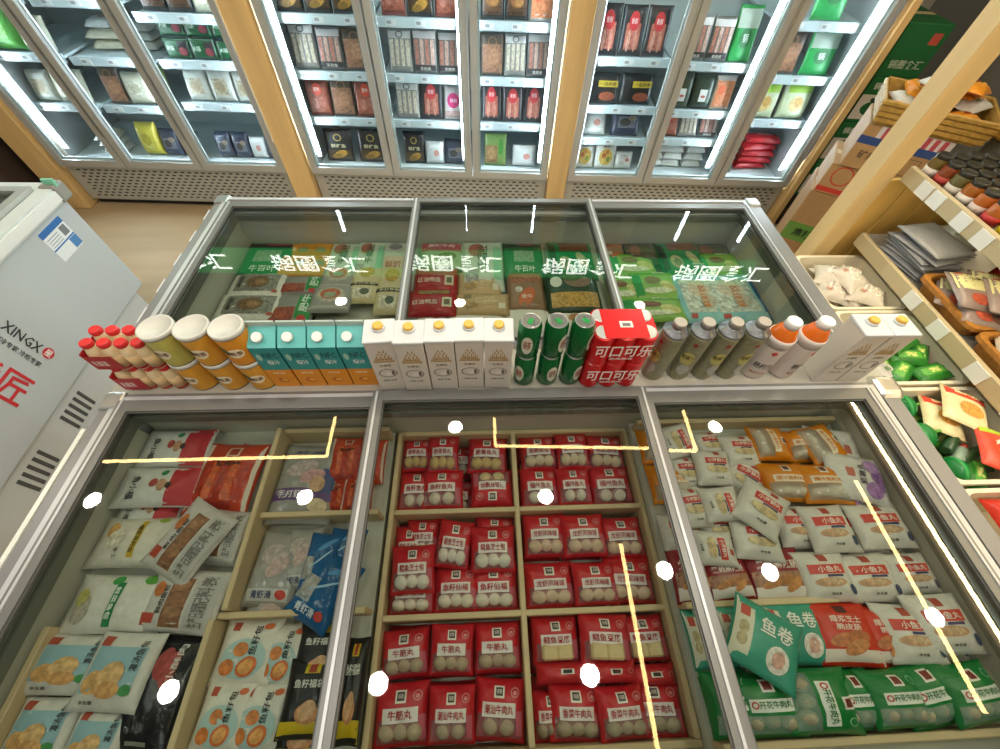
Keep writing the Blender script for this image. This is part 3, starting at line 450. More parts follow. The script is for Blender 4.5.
LOWER_MIDDLE = [
 ('red_cg', -0.193, 0.487, 0.668, 0.087, 0.103, 0, -1.3, 0.2, 'red bag of cartilage fish balls, leftmost in far row, far left crate, middle section', 0),
 ('red_cg', -0.115, 0.48, 0.686, 0.092, 0.118, 0, -0.7, 0.5, 'red bag of cartilage fish balls, centre of far row, far left crate, middle section', 1),
 ('red_cg', 0.013, 0.482, 0.668, 0.117, 0.114, -4, 0.6, -2.2, 'red bag of cartilage fish balls, right end of far row, far left crate, middle section', 2),
 ('red_yz', -0.185, 0.379, 0.668, 0.104, 0.117, 0, -2.4, 1.7, 'red bag of roe fish balls, left in near row, far left crate, middle section', 0),
 ('red_yz', -0.112, 0.376, 0.686, 0.116, 0.111, 0, -1.2, -1.3, 'red bag of roe fish balls, centre of near row, far left crate, middle section', 1),
 ('red_fd', 0.024, 0.382, 0.668, 0.12, 0.108, 180, 2.5, -0.1, 'red bag of fish roe pouches, turned upside down, near row, far left crate', 2),
 ('red_xc', 0.166, 0.485, 0.668, 0.11, 0.108, 2, 1.7, -0.1, 'red bag of crisp fish balls, left in far row, far right crate, middle section', 0),
 ('red_xc', 0.264, 0.481, 0.686, 0.097, 0.116, 0, 0.7, -1.7, 'red bag of crisp fish balls, centre of far row, far right crate, middle section', 1),
 ('red_xc', 0.366, 0.481, 0.668, 0.117, 0.115, -5, 0.7, 1.8, 'red bag of crisp fish balls, right end of far row, far right crate, middle section', 2),
 ('red_fz', 0.16, 0.379, 0.668, 0.112, 0.116, 0, 0.1, 1.2, 'red bag of white fish balls, left in near row, far right crate, middle section', 0),
 ('red_fz', 0.254, 0.375, 0.686, 0.097, 0.11, 0, 0.9, -2.2, 'red bag of white fish balls, centre of near row, far right crate, middle section', 1),
 ('red_fz', 0.362, 0.38, 0.668, 0.125, 0.12, 0, 1.3, 0.5, 'red bag of white fish balls, right end of near row, far right crate, middle section', 2),
 ('red_xy', -0.194, 0.233, 0.65, 0.085, 0.116, 0, -1.0, -2.3, 'red bag of cheese fish balls, far left corner of the middle left crate, half buried', 0),
 ('red_xy', -0.162, 0.258, 0.65, 0.089, 0.099, 0, 1.8, -0.1, 'red bag of cheese fish balls, far row of middle left crate, under the pile', 1),
 ('red_xy', -0.175, 0.176, 0.697, 0.108, 0.112, 2, 1.1, 1.9, 'red bag of cheese fish balls, lying on top at left of the middle left crate', 2),
 ('red_xy', -0.077, 0.234, 0.682, 0.091, 0.119, -9, 1.1, 2.1, 'red bag of cheese fish balls, tilted, centre of middle left crate, middle section', 0),
 ('red_xy', 0.022, 0.217, 0.691, 0.115, 0.112, 0, -0.5, 1.5, 'red bag of cheese fish balls, on top at right of the middle left crate', 1),
 ('red_xy', 0.027, 0.264, 0.65, 0.107, 0.087, -4, -0.3, 2.2, 'red bag of cheese fish balls, far right of middle left crate, mostly under another bag', 2),
 ('red_xf', -0.178, 0.128, 0.657, 0.117, 0.096, 0, 1.9, -2.0, 'red bag of roe dumplings, near row left of middle left crate, half under another bag', 0),
 ('red_xf', -0.069, 0.133, 0.663, 0.113, 0.105, 0, -1.8, -1.4, 'red bag of roe dumplings, near row centre of middle left crate', 1),
 ('red_xf', 0.023, 0.134, 0.663, 0.121, 0.107, 0, 2.3, -0.3, 'red bag of roe dumplings, near row right end of middle left crate', 2),
 ('red_lx', 0.161, 0.251, 0.668, 0.115, 0.112, 0, 0.6, -1.0, 'red bag of lobster balls, far row left of middle right crate', 0),
 ('red_lx', 0.261, 0.244, 0.686, 0.117, 0.108, 0, 0.0, -0.6, 'red bag of lobster balls, far row centre of middle right crate', 1),
 ('red_lx', 0.365, 0.239, 0.668, 0.119, 0.106, 0, -0.7, 0.4, 'red bag of lobster balls, far row right end of middle right crate', 2),
 ('red_lx', 0.161, 0.134, 0.668, 0.128, 0.104, 1, 0.4, 2.0, 'red bag of lobster balls, near row left of middle right crate', 0),
 ('red_lx', 0.271, 0.131, 0.686, 0.112, 0.097, 0, 0.9, 2.1, 'red bag of lobster balls, near row centre of middle right crate', 1),
 ('red_lx', 0.361, 0.138, 0.668, 0.127, 0.106, -3, 1.8, 2.5, 'red bag of lobster balls, near row right end of middle right crate', 2),
 ('red_nj', -0.181, 0.008, 0.668, 0.111, 0.094, 4, 0.9, -1.7, 'red bag of beef tendon balls, far row left of the near left crate', 0),
 ('red_nj', -0.076, 0.011, 0.686, 0.099, 0.098, -2, 1.8, 2.3, 'red bag of beef tendon balls, far row centre of the near left crate', 1),
 ('red_nj', 0.027, 0.012, 0.668, 0.111, 0.099, 0, 2.0, 0.3, 'red bag of beef tendon balls, far row right end of the near left crate', 2),
 ('red_nj', -0.178, -0.098, 0.668, 0.118, 0.11, 2, 1.1, -1.4, 'red bag of beef tendon balls, near row left of the near left crate', 0),
 ('red_cs', -0.073, -0.101, 0.686, 0.1, 0.099, -1, 1.7, 0.4, 'red bag of coarse beef balls, near row centre of the near left crate', 1),
 ('red_cs', 0.028, -0.099, 0.668, 0.111, 0.108, -5, -1.1, -2.2, 'red bag of coarse beef balls, near row right end of the near left crate', 2),
 ('red_tf', 0.162, 0.02, 0.668, 0.113, 0.096, 0, 1.8, 2.4, 'red bag of fish tofu, far row left of the near right crate', 0),
 ('red_tf', 0.273, 0.017, 0.686, 0.119, 0.102, -4, -2.1, 1.5, 'red bag of fish tofu, far row centre of the near right crate', 1),
 ('red_tf', 0.37, 0.016, 0.668, 0.109, 0.095, 0, -0.4, -1.7, 'red bag of fish tofu, far row right end of the near right crate', 2),
 ('red_pl', 0.171, -0.042, 0.672, 0.125, 0.042, 0, -1.0, 1.3, 'red bag of frozen balls, folded, left of middle row in the near right crate', 0),
 ('red_pl', 0.278, -0.044, 0.686, 0.109, 0.042, 0, 1.9, -2.3, 'red bag of frozen balls, folded, centre of middle row in the near right crate', 1),
 ('red_pl', 0.369, -0.054, 0.672, 0.111, 0.042, 0, 0.6, -2.3, 'red bag of frozen balls, folded, right end of middle row in the near right crate', 2),
 ('red_xn', 0.139, -0.115, 0.65, 0.084, 0.092, 0, 1.1, -0.8, 'red bag of coriander beef balls, thin strip at left of the near right crate', 0),
 ('red_xn', 0.19, -0.11, 0.668, 0.116, 0.101, -3, 1.9, 2.4, 'red bag of coriander beef balls, near row left of the near right crate', 1),
 ('red_xn', 0.286, -0.113, 0.686, 0.111, 0.093, 2, 0.0, 2.5, 'red bag of coriander beef balls, near row centre of the near right crate', 2),
 ('red_xn', 0.363, -0.111, 0.668, 0.124, 0.1, -2, -1.0, -2.1, 'red bag of coriander beef balls, near row right end of the near right crate', 0),
]
LOWER_RIGHT = [
 ('orange', 0.493, 0.459, 0.757, 0.112, 0.104, 0, 0.5, -2.3, 'orange fish ball bag, far left, crossed by the right divider rail', 0),
 ('orange', 0.498, 0.351, 0.757, 0.121, 0.109, 0, -1.5, -0.5, 'orange fish ball bag, second from back, crossed by the right divider rail', 1),
 ('wband', 0.541, 0.465, 0.779, 0.098, 0.1, -78, 0.6, -1.7, 'white bag turned sideways at far left of right freezer section', 2),
 ('wband', 0.647, 0.464, 0.746, 0.091, 0.087, 5, -2.3, 1.8, 'white bag with red band in far row, half covered', 0),
 ('wband', 0.717, 0.437, 0.764, 0.101, 0.097, 0, -0.9, 2.3, 'white bag with red band beside the orange sideways bag', 1),
 ('wband', 0.609, 0.381, 0.789, 0.098, 0.1, -4, 2.0, -0.6, 'white bag with red band lying highest in the far left pile', 2),
 ('wband', 0.54, 0.376, 0.768, 0.081, 0.092, 2, -0.2, 0.1, 'white bag with red band hard against the right divider rail, far', 0),
 ('wband', 0.703, 0.36, 0.753, 0.114, 0.124, -35, 0.7, 0.5, 'white bag tilted clockwise under another, near the upright orange bags', 1),
 ('wband', 0.522, 0.282, 0.779, 0.085, 0.105, 5, 0.3, 0.6, 'white bag with red band against the right divider rail, middle', 2),
 ('wband', 0.593, 0.283, 0.797, 0.087, 0.099, -88, 2.2, 0.0, 'white bag turned sideways on top of the white pile', 0),
 ('wband', 0.679, 0.267, 0.811, 0.114, 0.124, -40, -0.3, 1.1, 'white bag lying diagonally on top of the white pile', 1),
 ('wband', 0.589, 0.234, 0.757, 0.11, 0.087, 0, -1.3, -1.0, 'white bag mostly hidden under the sideways bag', 2),
 ('wband', 0.51, 0.218, 0.746, 0.081, 0.087, 0, 2.4, 0.1, 'white bag bottom showing beside right divider rail', 0),
 ('wband', 0.538, 0.182, 0.793, 0.081, 0.103, -95, 0.2, -2.4, 'white bag turned sideways near the dark red sausage bags', 1),
 ('wband', 0.655, 0.201, 0.784, 0.118, 0.1, -8, -0.4, 0.4, 'white bag overlapping the dark red sausage bags', 2),
 ('wband', 0.477, 0.229, 0.757, 0.081, 0.088, 0, -2.4, 0.6, 'white bag left of the right divider rail', 0),
 ('dred', 0.489, 0.13, 0.757, 0.105, 0.115, 0, 0.7, -2.2, 'dark red sausage bag left of the right divider rail', 1),
 ('dred', 0.493, 0.135, 0.757, 0.105, 0.114, 0, 0.6, -0.2, 'dark red sausage bag just right of the divider rail', 2),
 ('dred', 0.561, 0.122, 0.77, 0.11, 0.095, 3, 0.9, -0.7, 'dark red sausage bag, middle one of the three', 0),
 ('dred', 0.685, 0.125, 0.761, 0.148, 0.119, 0, 1.0, 1.2, 'dark red sausage bag, rightmost and widest shown', 1),
 ('orange', 0.808, 0.455, 0.764, 0.108, 0.108, -92, -2.4, -2.2, 'orange fish ball bag lying sideways in far row', 2),
 ('orange', 0.899, 0.448, 0.757, 0.097, 0.099, 0, 0.9, 2.3, 'orange fish ball bag between the two sideways orange bags', 0),
 ('orange', 0.948, 0.445, 0.775, 0.116, 0.116, -78, -1.2, -0.2, 'orange fish ball bag lying sideways beside the purple bags', 1),
 ('orange', 0.805, 0.344, 0.764, 0.129, 0.109, -3, 0.5, -0.9, 'orange fish ball bag, left one of the upright near pair', 2),
 ('orange', 0.895, 0.333, 0.775, 0.13, 0.11, -3, -0.7, -0.9, 'orange fish ball bag, right one of the upright near pair', 0),
 ('purple', 0.989, 0.435, 0.768, 0.13, 0.143, -100, -0.7, 0.5, 'white bag with purple flowers in the far right corner', 1),
 ('purple', 0.972, 0.342, 0.761, 0.144, 0.158, -60, -1.0, -0.6, 'pale bag with pinkish print under the near purple bag', 2),
 ('purple', 0.983, 0.343, 0.789, 0.132, 0.155, 75, 1.4, -2.4, 'white bag with purple end lying above the far purple bag', 0),
 ('wred', 0.792, 0.231, 0.757, 0.114, 0.106, -3, 0.3, 1.2, 'white bag with red band, left end of far row of four', 1),
 ('wred', 0.85, 0.22, 0.779, 0.119, 0.115, 0, -0.9, -1.4, 'white bag with red band, second in far row of four', 2),
 ('wred', 0.952, 0.222, 0.753, 0.105, 0.115, 0, 1.5, -1.3, 'white bag with red band, third in far row, mostly covered', 0),
 ('wred', 0.988, 0.224, 0.775, 0.144, 0.112, 0, -1.6, -0.3, 'white bag with red band, right end of far row of four', 1),
 ('wred', 0.793, 0.117, 0.771, 0.126, 0.109, 0, 1.0, -2.0, 'white small fish ball bag, left end of second row', 2),
 ('wred', 0.899, 0.112, 0.766, 0.134, 0.106, 0, -0.9, -0.8, 'white small fish ball bag, second in second row', 0),
 ('wred', 0.994, 0.121, 0.746, 0.098, 0.092, 0, 1.7, -0.3, 'white small fish ball bag, third in second row, half covered', 1),
 ('wred', 1.005, 0.116, 0.768, 0.11, 0.09, 0, 1.8, -1.7, 'white small fish ball bag, right end of second row', 2),
 ('rsaus', 0.779, 0.006, 0.766, 0.142, 0.123, -4, -0.8, 0.8, 'bright red crisp sausage bag, left one of two', 0),
 ('rsaus', 0.876, -0.001, 0.757, 0.11, 0.117, -2, 1.9, -0.2, 'bright red crisp sausage bag, right one of two', 1),
 ('wred', 0.919, 0.0, 0.773, 0.122, 0.115, -4, -1.4, -1.9, 'white bag with orange band beside the bright red sausage bags', 2),
 ('wred', 0.994, 0.015, 0.786, 0.132, 0.115, 0, 0.1, -1.5, 'white bag with orange band, rightmost in third row', 0),
 ('wred', 0.999, -0.01, 0.746, 0.122, 0.09, -2, 1.5, 1.7, 'white bag peeping out under the rightmost white bag of third row', 1),
 ('teal', 0.486, 0.008, 0.757, 0.098, 0.113, 0, -1.6, -1.1, 'teal fish roll bag left of the right divider rail', 2),
 ('teal', 0.508, 0.013, 0.761, 0.098, 0.107, 0, 1.5, 0.7, 'teal fish roll bag with its pale strip beside the divider rail', 0),
 ('teal', 0.557, 0.016, 0.775, 0.103, 0.098, 0, 1.5, -0.8, 'teal fish roll bag under the diagonal one', 1),
 ('teal', 0.572, -0.003, 0.811, 0.139, 0.134, -33, -1.9, -1.0, 'teal fish roll bag lying diagonally across the others', 2),
 ('teal', 0.674, 0.011, 0.768, 0.139, 0.12, -3, 1.5, -1.1, 'teal fish roll bag, rightmost of the teal ones', 0),
 ('green', 0.49, -0.106, 0.757, 0.106, 0.098, 0, -0.8, -0.4, 'green beef ball bag left of the right divider rail', 1),
 ('green', 0.488, -0.101, 0.764, 0.101, 0.108, 0, -0.4, -0.5, 'green beef ball bag just right of the divider rail', 2),
 ('green', 0.552, -0.104, 0.771, 0.136, 0.103, 0, 2.1, -1.7, 'green beef ball bag, third from the left of the green row', 0),
 ('green', 0.658, -0.101, 0.779, 0.108, 0.15, -92, -2.5, 2.2, 'green beef ball bag turned sideways in the green row', 1),
 ('green', 0.742, -0.105, 0.761, 0.105, 0.101, 0, 1.9, 2.4, 'green beef ball bag just right of the sideways green one', 2),
 ('green', 0.816, -0.105, 0.775, 0.124, 0.095, 0, -0.3, 2.3, 'green beef ball bag, third from right end of green row', 0),
 ('green', 0.899, -0.102, 0.764, 0.139, 0.106, 8, 2.1, -1.4, 'green beef ball bag tilted, second from right end of green row', 1),
 ('green', 0.975, -0.103, 0.779, 0.132, 0.099, 5, 1.2, 1.7, 'green beef ball bag at the right end of green row', 2),
]
LOWER_LEFT = [
 ('snowy', -0.825, 0.485, 0.759, 0.113, 0.186, -90, 0.8, 0.1, 'white and red cartoon bag, farther of the two at far left', 0),
 ('snowy', -0.817, 0.376, 0.768, 0.108, 0.203, -90, -1.1, -0.8, 'white and red cartoon bag, nearer of the two at far left', 1),
 ('snowy', -0.835, 0.326, 0.74, 0.091, 0.158, -90, -1.4, -2.2, 'white and red bag edge under the nearer cartoon bag', 2),
 ('crab', -0.661, 0.399, 0.759, 0.162, 0.192, -3, 0.4, -1.1, 'clear bag of orange red crab sticks beside the cartoon bags', 0),
 ('egg', -0.825, 0.247, 0.754, 0.118, 0.185, -92, 1.6, -2.3, 'white bag with yellow stripe of lettering lying sideways', 1),
 ('leek', -0.793, 0.119, 0.761, 0.117, 0.218, -92, 2.0, 1.0, 'white bag with green stripe of lettering lying sideways', 2),
 ('meat', -0.673, 0.238, 0.794, 0.129, 0.163, -28, 2.1, 2.0, 'clear bag of brown meat lying diagonally on top', 0),
 ('meat', -0.651, 0.119, 0.772, 0.169, 0.123, -6, 2.0, 0.4, 'clear bag of brown meat, nearest one', 1),
 ('dump', -0.839, 0.014, 0.759, 0.158, 0.103, -3, -2.4, 1.2, 'pale blue dumpling bag, far left one', 2),
 ('dump', -0.727, -0.001, 0.776, 0.136, 0.13, -4, -1.6, -1.0, 'pale blue dumpling bag with green leaf print', 0),
 ('dump', -0.838, -0.086, 0.756, 0.122, 0.098, -3, 0.8, 0.1, 'pale blue dumpling bag at lower left picture corner', 1),
 ('dump', -0.724, -0.105, 0.765, 0.105, 0.095, -4, -0.4, 2.2, 'pale blue dumpling bag at lower edge, second from left', 2),
 ('dump', -0.685, -0.005, 0.745, 0.105, 0.131, -8, 0.6, -0.8, 'dumpling bag edge under the leaf print bag', 0),
 ('black', -0.644, -0.037, 0.759, 0.118, 0.189, -6, -1.2, 1.8, 'black and red long bag in the near left cell', 1),
 ('crab', -0.626, 0.399, 0.749, 0.075, 0.199, -3, -0.1, 1.4, 'narrow strip of crab stick bag against the wooden board', 2),
 ('meat', -0.614, 0.253, 0.768, 0.091, 0.117, -6, -0.7, -1.5, 'clear bag of brown meat, farther one', 0),
 ('meat', -0.612, 0.245, 0.75, 0.091, 0.115, -6, 0.2, 1.6, 'clear bag of brown meat against the wooden board', 1),
]
LOWER_INNER = [
 ('prawn', -0.465, 0.389, 0.734, 0.166, 0.221, -2, -1.6, 1.5, 'clear grey bag with purple band in the far middle cell', 0),
 ('crab', -0.37, 0.45, 0.736, 0.1, 0.136, 0, 2.1, 1.5, 'small orange crab stick bag, far right of left section', 1),
 ('crab', -0.311, 0.45, 0.72, 0.083, 0.132, 0, 1.6, -2.5, 'small orange crab stick bag beside the left divider rail', 2),
 ('crab', -0.328, 0.352, 0.736, 0.079, 0.1, 0, 0.6, 1.8, 'small orange crab stick bag, nearer one', 0),
 ('crab', -0.384, 0.351, 0.72, 0.075, 0.095, 6, -2.3, -1.1, 'thin pink crab stick bag squeezed between two others', 1),
 ('bluec', -0.489, 0.184, 0.73, 0.118, 0.167, -4, -1.2, 0.1, 'clear shrimp paste bag with grey contents', 2),
 ('bluec', -0.437, 0.204, 0.729, 0.084, 0.145, 2, -0.4, -0.1, 'clear shrimp paste bag beside the blue triangle one', 0),
 ('blue', -0.383, 0.186, 0.747, 0.081, 0.14, -5, 1.4, -2.5, 'blue shrimp paste bag with triangle print', 1),
 ('blue', -0.337, 0.214, 0.734, 0.089, 0.109, -6, -2.2, -1.9, 'blue shrimp paste bag against the left divider rail', 2),
 ('blue', -0.359, 0.131, 0.757, 0.114, 0.148, -28, -1.9, -2.2, 'blue shrimp paste bag lying diagonally', 0),
 ('bluec', -0.486, 0.105, 0.712, 0.123, 0.112, -3, 2.4, 1.8, 'clear shrimp paste bag lowest at near end of the cell', 1),
 ('yzb', -0.504, 0.024, 0.736, 0.124, 0.121, -2, -2.1, 0.0, 'white roe bun bag, far left one of four', 2),
 ('yzb', -0.435, 0.015, 0.727, 0.103, 0.118, -4, -0.9, -0.9, 'white roe bun bag, far right one of four', 0),
 ('yzb', -0.515, -0.082, 0.741, 0.101, 0.112, -3, -0.7, 0.7, 'white roe bun bag, near left one of four', 1),
 ('yzb', -0.448, -0.086, 0.734, 0.107, 0.113, -3, 0.4, -0.7, 'white roe bun bag, near right one of four', 2),
 ('yzfd', -0.349, 0.012, 0.736, 0.111, 0.124, -1, -1.5, -0.9, 'black and yellow roe pouch bag, farther one', 0),
 ('yzfd', -0.351, -0.059, 0.752, 0.104, 0.129, -1, -1.9, 0.3, 'black and yellow roe pouch bag lying on another, nearer one', 1),
 ('yzfd', -0.362, -0.104, 0.729, 0.106, 0.11, -1, 1.1, -0.6, 'black and yellow bag, only its yellow foot showing', 2),
 ('yzfd', -0.277, -0.05, 0.72, 0.05, 0.182, 0, -2.1, -1.6, 'yellow green bag under the left divider rail', 0),
]
UPPER = [
 ('gdark', -0.85, 1.327, 0.699, 0.204, 0.231, 0, -0.6, 0.5, 'green and black pack in far left corner of far freezer', 0),
 ('omat', -0.709, 1.382, 0.694, 0.202, 0.123, 0, 1.4, -0.6, 'orange pouch in far freezer, farther one', 1),
 ('omat', -0.697, 1.291, 0.703, 0.215, 0.125, 0, 1.5, 0.6, 'orange pouch in far freezer, nearer one', 2),
 ('bwpic', -0.846, 1.184, 0.699, 0.213, 0.142, 0, -0.3, -0.6, 'white pouch with square food picture, farther one', 0),
 ('bwpic', -0.834, 1.059, 0.708, 0.237, 0.139, 0, -0.0, 1.0, 'white pouch with square food picture, nearer one', 1),
 ('gred', -0.68, 1.186, 0.696, 0.16, 0.11, 0, -0.4, 1.0, 'green and grey meat pack, farther one', 2),
 ('gred', -0.682, 1.053, 0.705, 0.155, 0.164, 0, -0.2, -1.3, 'green and red meat pack, nearer one', 0),
 ('bblk', -0.729, 0.99, 0.687, 0.247, 0.095, 0, 0.2, 1.0, 'black pack at near left of far freezer', 1),
 ('pale', -0.549, 1.32, 0.698, 0.134, 0.246, 0, -2.1, -0.4, 'pale green printed carton, left one of three', 2),
 ('pale', -0.444, 1.317, 0.703, 0.117, 0.251, 0, -0.4, 1.9, 'pale green printed carton, middle one of three', 0),
 ('paler', -0.347, 1.323, 0.698, 0.11, 0.239, 0, 2.2, -0.6, 'pale carton with red print, right one of three', 1),
 ('ring', -0.55, 1.221, 0.699, 0.14, 0.136, 0, 2.0, 1.5, 'grey pack with orange garland picture, farther one', 2),
 ('ring', -0.548, 1.089, 0.716, 0.15, 0.133, 0, -1.2, -0.2, 'grey pack with orange garland picture, nearer raised one', 0),
 ('cream', -0.438, 1.183, 0.703, 0.12, 0.21, 0, -1.9, 1.6, 'cream carton with dark lettering strip, left one', 1),
 ('cream', -0.339, 1.15, 0.707, 0.112, 0.26, 0, 0.8, 1.9, 'cream carton with dark lettering strip, right one', 2),
 ('pinkp', -0.16, 1.363, 0.698, 0.184, 0.16, 0, 1.5, 0.8, 'pink topped pack in far row of middle far freezer', 0),
 ('pale', 0.011, 1.294, 0.701, 0.17, 0.299, 0, 1.2, 0.3, 'pale tall carton with green column of print', 1),
 ('redp', -0.172, 1.201, 0.703, 0.169, 0.152, 0, -2.0, 0.4, 'red pack with white lettering, farther one', 2),
 ('redp', -0.178, 1.074, 0.71, 0.178, 0.138, 0, -2.5, -1.8, 'red pack with white lettering, nearer one', 0),
 ('tan', -0.003, 1.184, 0.699, 0.173, 0.146, 0, 1.4, -2.3, 'tan snack pack, farther one', 1),
 ('tan', 0.007, 1.068, 0.707, 0.202, 0.113, 0, -2.0, -2.0, 'tan snack pack, nearer one', 2),
 ('sheet', -0.179, 0.988, 0.698, 0.12, 0.106, 0, 1.9, -1.6, 'white flat pouch behind the white cartons, left one', 0),
 ('sheet', -0.019, 0.977, 0.703, 0.217, 0.115, 0, -2.4, 1.7, 'white flat pouch behind the white cartons, right one', 1),
 ('gdark', 0.18, 1.321, 0.701, 0.166, 0.243, 0, -1.9, 1.7, 'dark green pack with clear window, far row of middle section', 2),
 ('gpot', 0.38, 1.325, 0.701, 0.192, 0.237, 0, 0.9, 1.7, 'green pack with black edges, right end of far row', 0),
 ('bfood', 0.175, 1.143, 0.705, 0.145, 0.208, 0, 2.3, 0.4, 'brown meat pack with orange diamond label', 1),
 ('tofu', 0.354, 1.128, 0.705, 0.211, 0.234, 0, 1.5, -2.3, 'dark pack showing yellow tofu block', 2),
 ('sheet', 0.165, 0.997, 0.699, 0.167, 0.137, -2, 1.3, 0.1, 'white pouch just behind the green cans, left one', 0),
 ('sheet', 0.321, 0.987, 0.703, 0.167, 0.127, 6, 1.1, -2.0, 'white pouch just behind the green cans, right one', 1),
 ('bfood', 0.566, 1.365, 0.696, 0.101, 0.155, 0, 1.2, 2.2, 'small brown pack beside the right divider of far freezer', 2),
 ('bblk', 0.679, 1.372, 0.698, 0.161, 0.143, 0, -2.2, -0.9, 'black herb pack in far row of right section', 0),
 ('lgreen', 0.627, 1.294, 0.699, 0.199, 0.148, 0, 0.3, 1.6, 'light green pack under the reflections, farther one', 1),
 ('gpot', 0.847, 1.33, 0.703, 0.196, 0.225, 0, -1.3, -1.6, 'green tray box with brown meat window', 2),
 ('bblk', 0.993, 1.375, 0.696, 0.186, 0.136, 0, -1.3, 0.6, 'dark tray pack in far right corner of far freezer', 0),
 ('lgreen', 0.993, 1.288, 0.703, 0.186, 0.149, 0, 1.3, -0.5, 'light green vegetable pack at far right', 1),
 ('lgreen', 0.559, 1.154, 0.698, 0.13, 0.156, 0, -0.7, -0.5, 'light green pack hard against the right divider', 2),
 ('lgreen', 0.686, 1.163, 0.707, 0.182, 0.163, 0, -0.7, -0.4, 'light green pack with brown picture, farther one', 0),
 ('lgreen', 0.645, 1.031, 0.712, 0.24, 0.122, 0, -2.1, 0.0, 'light green pack with brown picture, nearer one', 1),
 ('cyan', 0.843, 1.1, 0.705, 0.195, 0.26, 0, 2.4, -0.4, 'pale blue pouch with orange lettering', 2),
 ('cyan', 0.97, 1.095, 0.708, 0.232, 0.26, 2, 1.2, -1.7, 'pale blue pouch with white food picture', 0),
]
# ------------------------------------------------------------------ the room
FLOORM = mat('b39b78', .55, grain=.1, scale=5, stretch=(.25, 1.6, 1))
structure('floor', MB().box(-4.4, 3.7, -3.2, 3.7, -.05, 0, FLOORM))
structure('ceiling', MB().box(-4.4, 3.7, -3.2, 3.7, CEIL + .02, CEIL + .1, mat('5b5d5c', .8)))
structure('wall_back', MB().box(-4.4, 3.7, 3.6, 3.7, 0, CEIL + .02, mat('6f706b', .75, grain=.08, scale=4)))
structure('wall_right', MB().box(3.6, 3.7, -3.2, 3.6, 0, CEIL + .02, mat('8d8c84', .75, grain=.06, scale=4)))
structure('wall_left', MB().box(-4.4, -4.3, -3.2, 3.6, 0, CEIL + .02, mat('b9b4a8', .75)))
structure('wall_front', MB().box(-4.3, 3.6, -3.2, -3.1, 0, CEIL + .02, mat('b9b4a8', .75)))
structure('trim_1', MB().box(2.98, 3.1, 3.5, 3.6, 0, CEIL + .02, mat('a9a79a', .7)))

# ceiling lamps: recessed downlights and slim light lines
dl_ring = MB().lathe([(.052, -.004), (.07, -.006), (.07, .018), (.052, .018)], 24, mat('d8d8d6', .4)).mesh('trim_ring')
dl_lens = MB().lathe([(1e-6, -.002), (.052, -.002)], 24, emitter('fff6e6', 55)).mesh('lens')
DL_WORDS = ['over the white side freezer', 'left of the far light frame', 'left of the photographer', 'just left of the photographer', 'between the two light frames',
            'inside the right light frame', 'just right of the photographer', 'right end of the right light frame', 'beside the middle light line', 'over the snack rack', 'by the right wall light line',
            'over the left fridge', 'over the middle fridge', 'over the right fridge', 'behind to the left', 'behind the photographer', 'behind to the right', 'far behind to the left', 'far behind to the right']
for (x, y), wds in zip(DOWNLIGHTS, DL_WORDS):
    t = thing('ceiling_downlight', 'round recessed ceiling downlight ' + wds, 'ceiling light', (x, y, CEIL), group='ceiling downlights')
    part('trim_ring', dl_ring, t); part('lens', dl_lens, t)
    ld = bpy.data.lights.new('downlight_glow', 'AREA'); ld.shape = 'DISK'; ld.size = .11; ld.energy = DOWN_W; ld.color = (1, .93, .83)
    lo = new_obj('downlight_glow', ld, t, loc=(0, 0, -.012))
for i, pts in enumerate(LED_FRAMES):
    t = thing('ceiling_light_line', ['warm linear light bent round a corner over the left fridge', 'warm linear light bent into a frame before the right fridge', 'short straight warm light line right of the photographer', 'straight warm light line near the right wall'][i], 'ceiling light', (0, 0, CEIL), group='ceiling light lines')
    for (xa, ya), (xb, yb) in zip(pts[:-1], pts[1:]):
        L = math.hypot(xb - xa, yb - ya); an = math.atan2(yb - ya, xb - xa)
        tf = Matrix.Translation((xa, ya, 0)) @ Matrix.Rotation(an, 4, 'Z')
        part('light_strip', MB().box(0, L, -.011, .011, -.012, 0, emitter('ffd88c', LED_STRENGTH), tf), t)
        part('channel', MB().box(0, L, -.016, .016, -.002, .02, DARKG, tf), t)

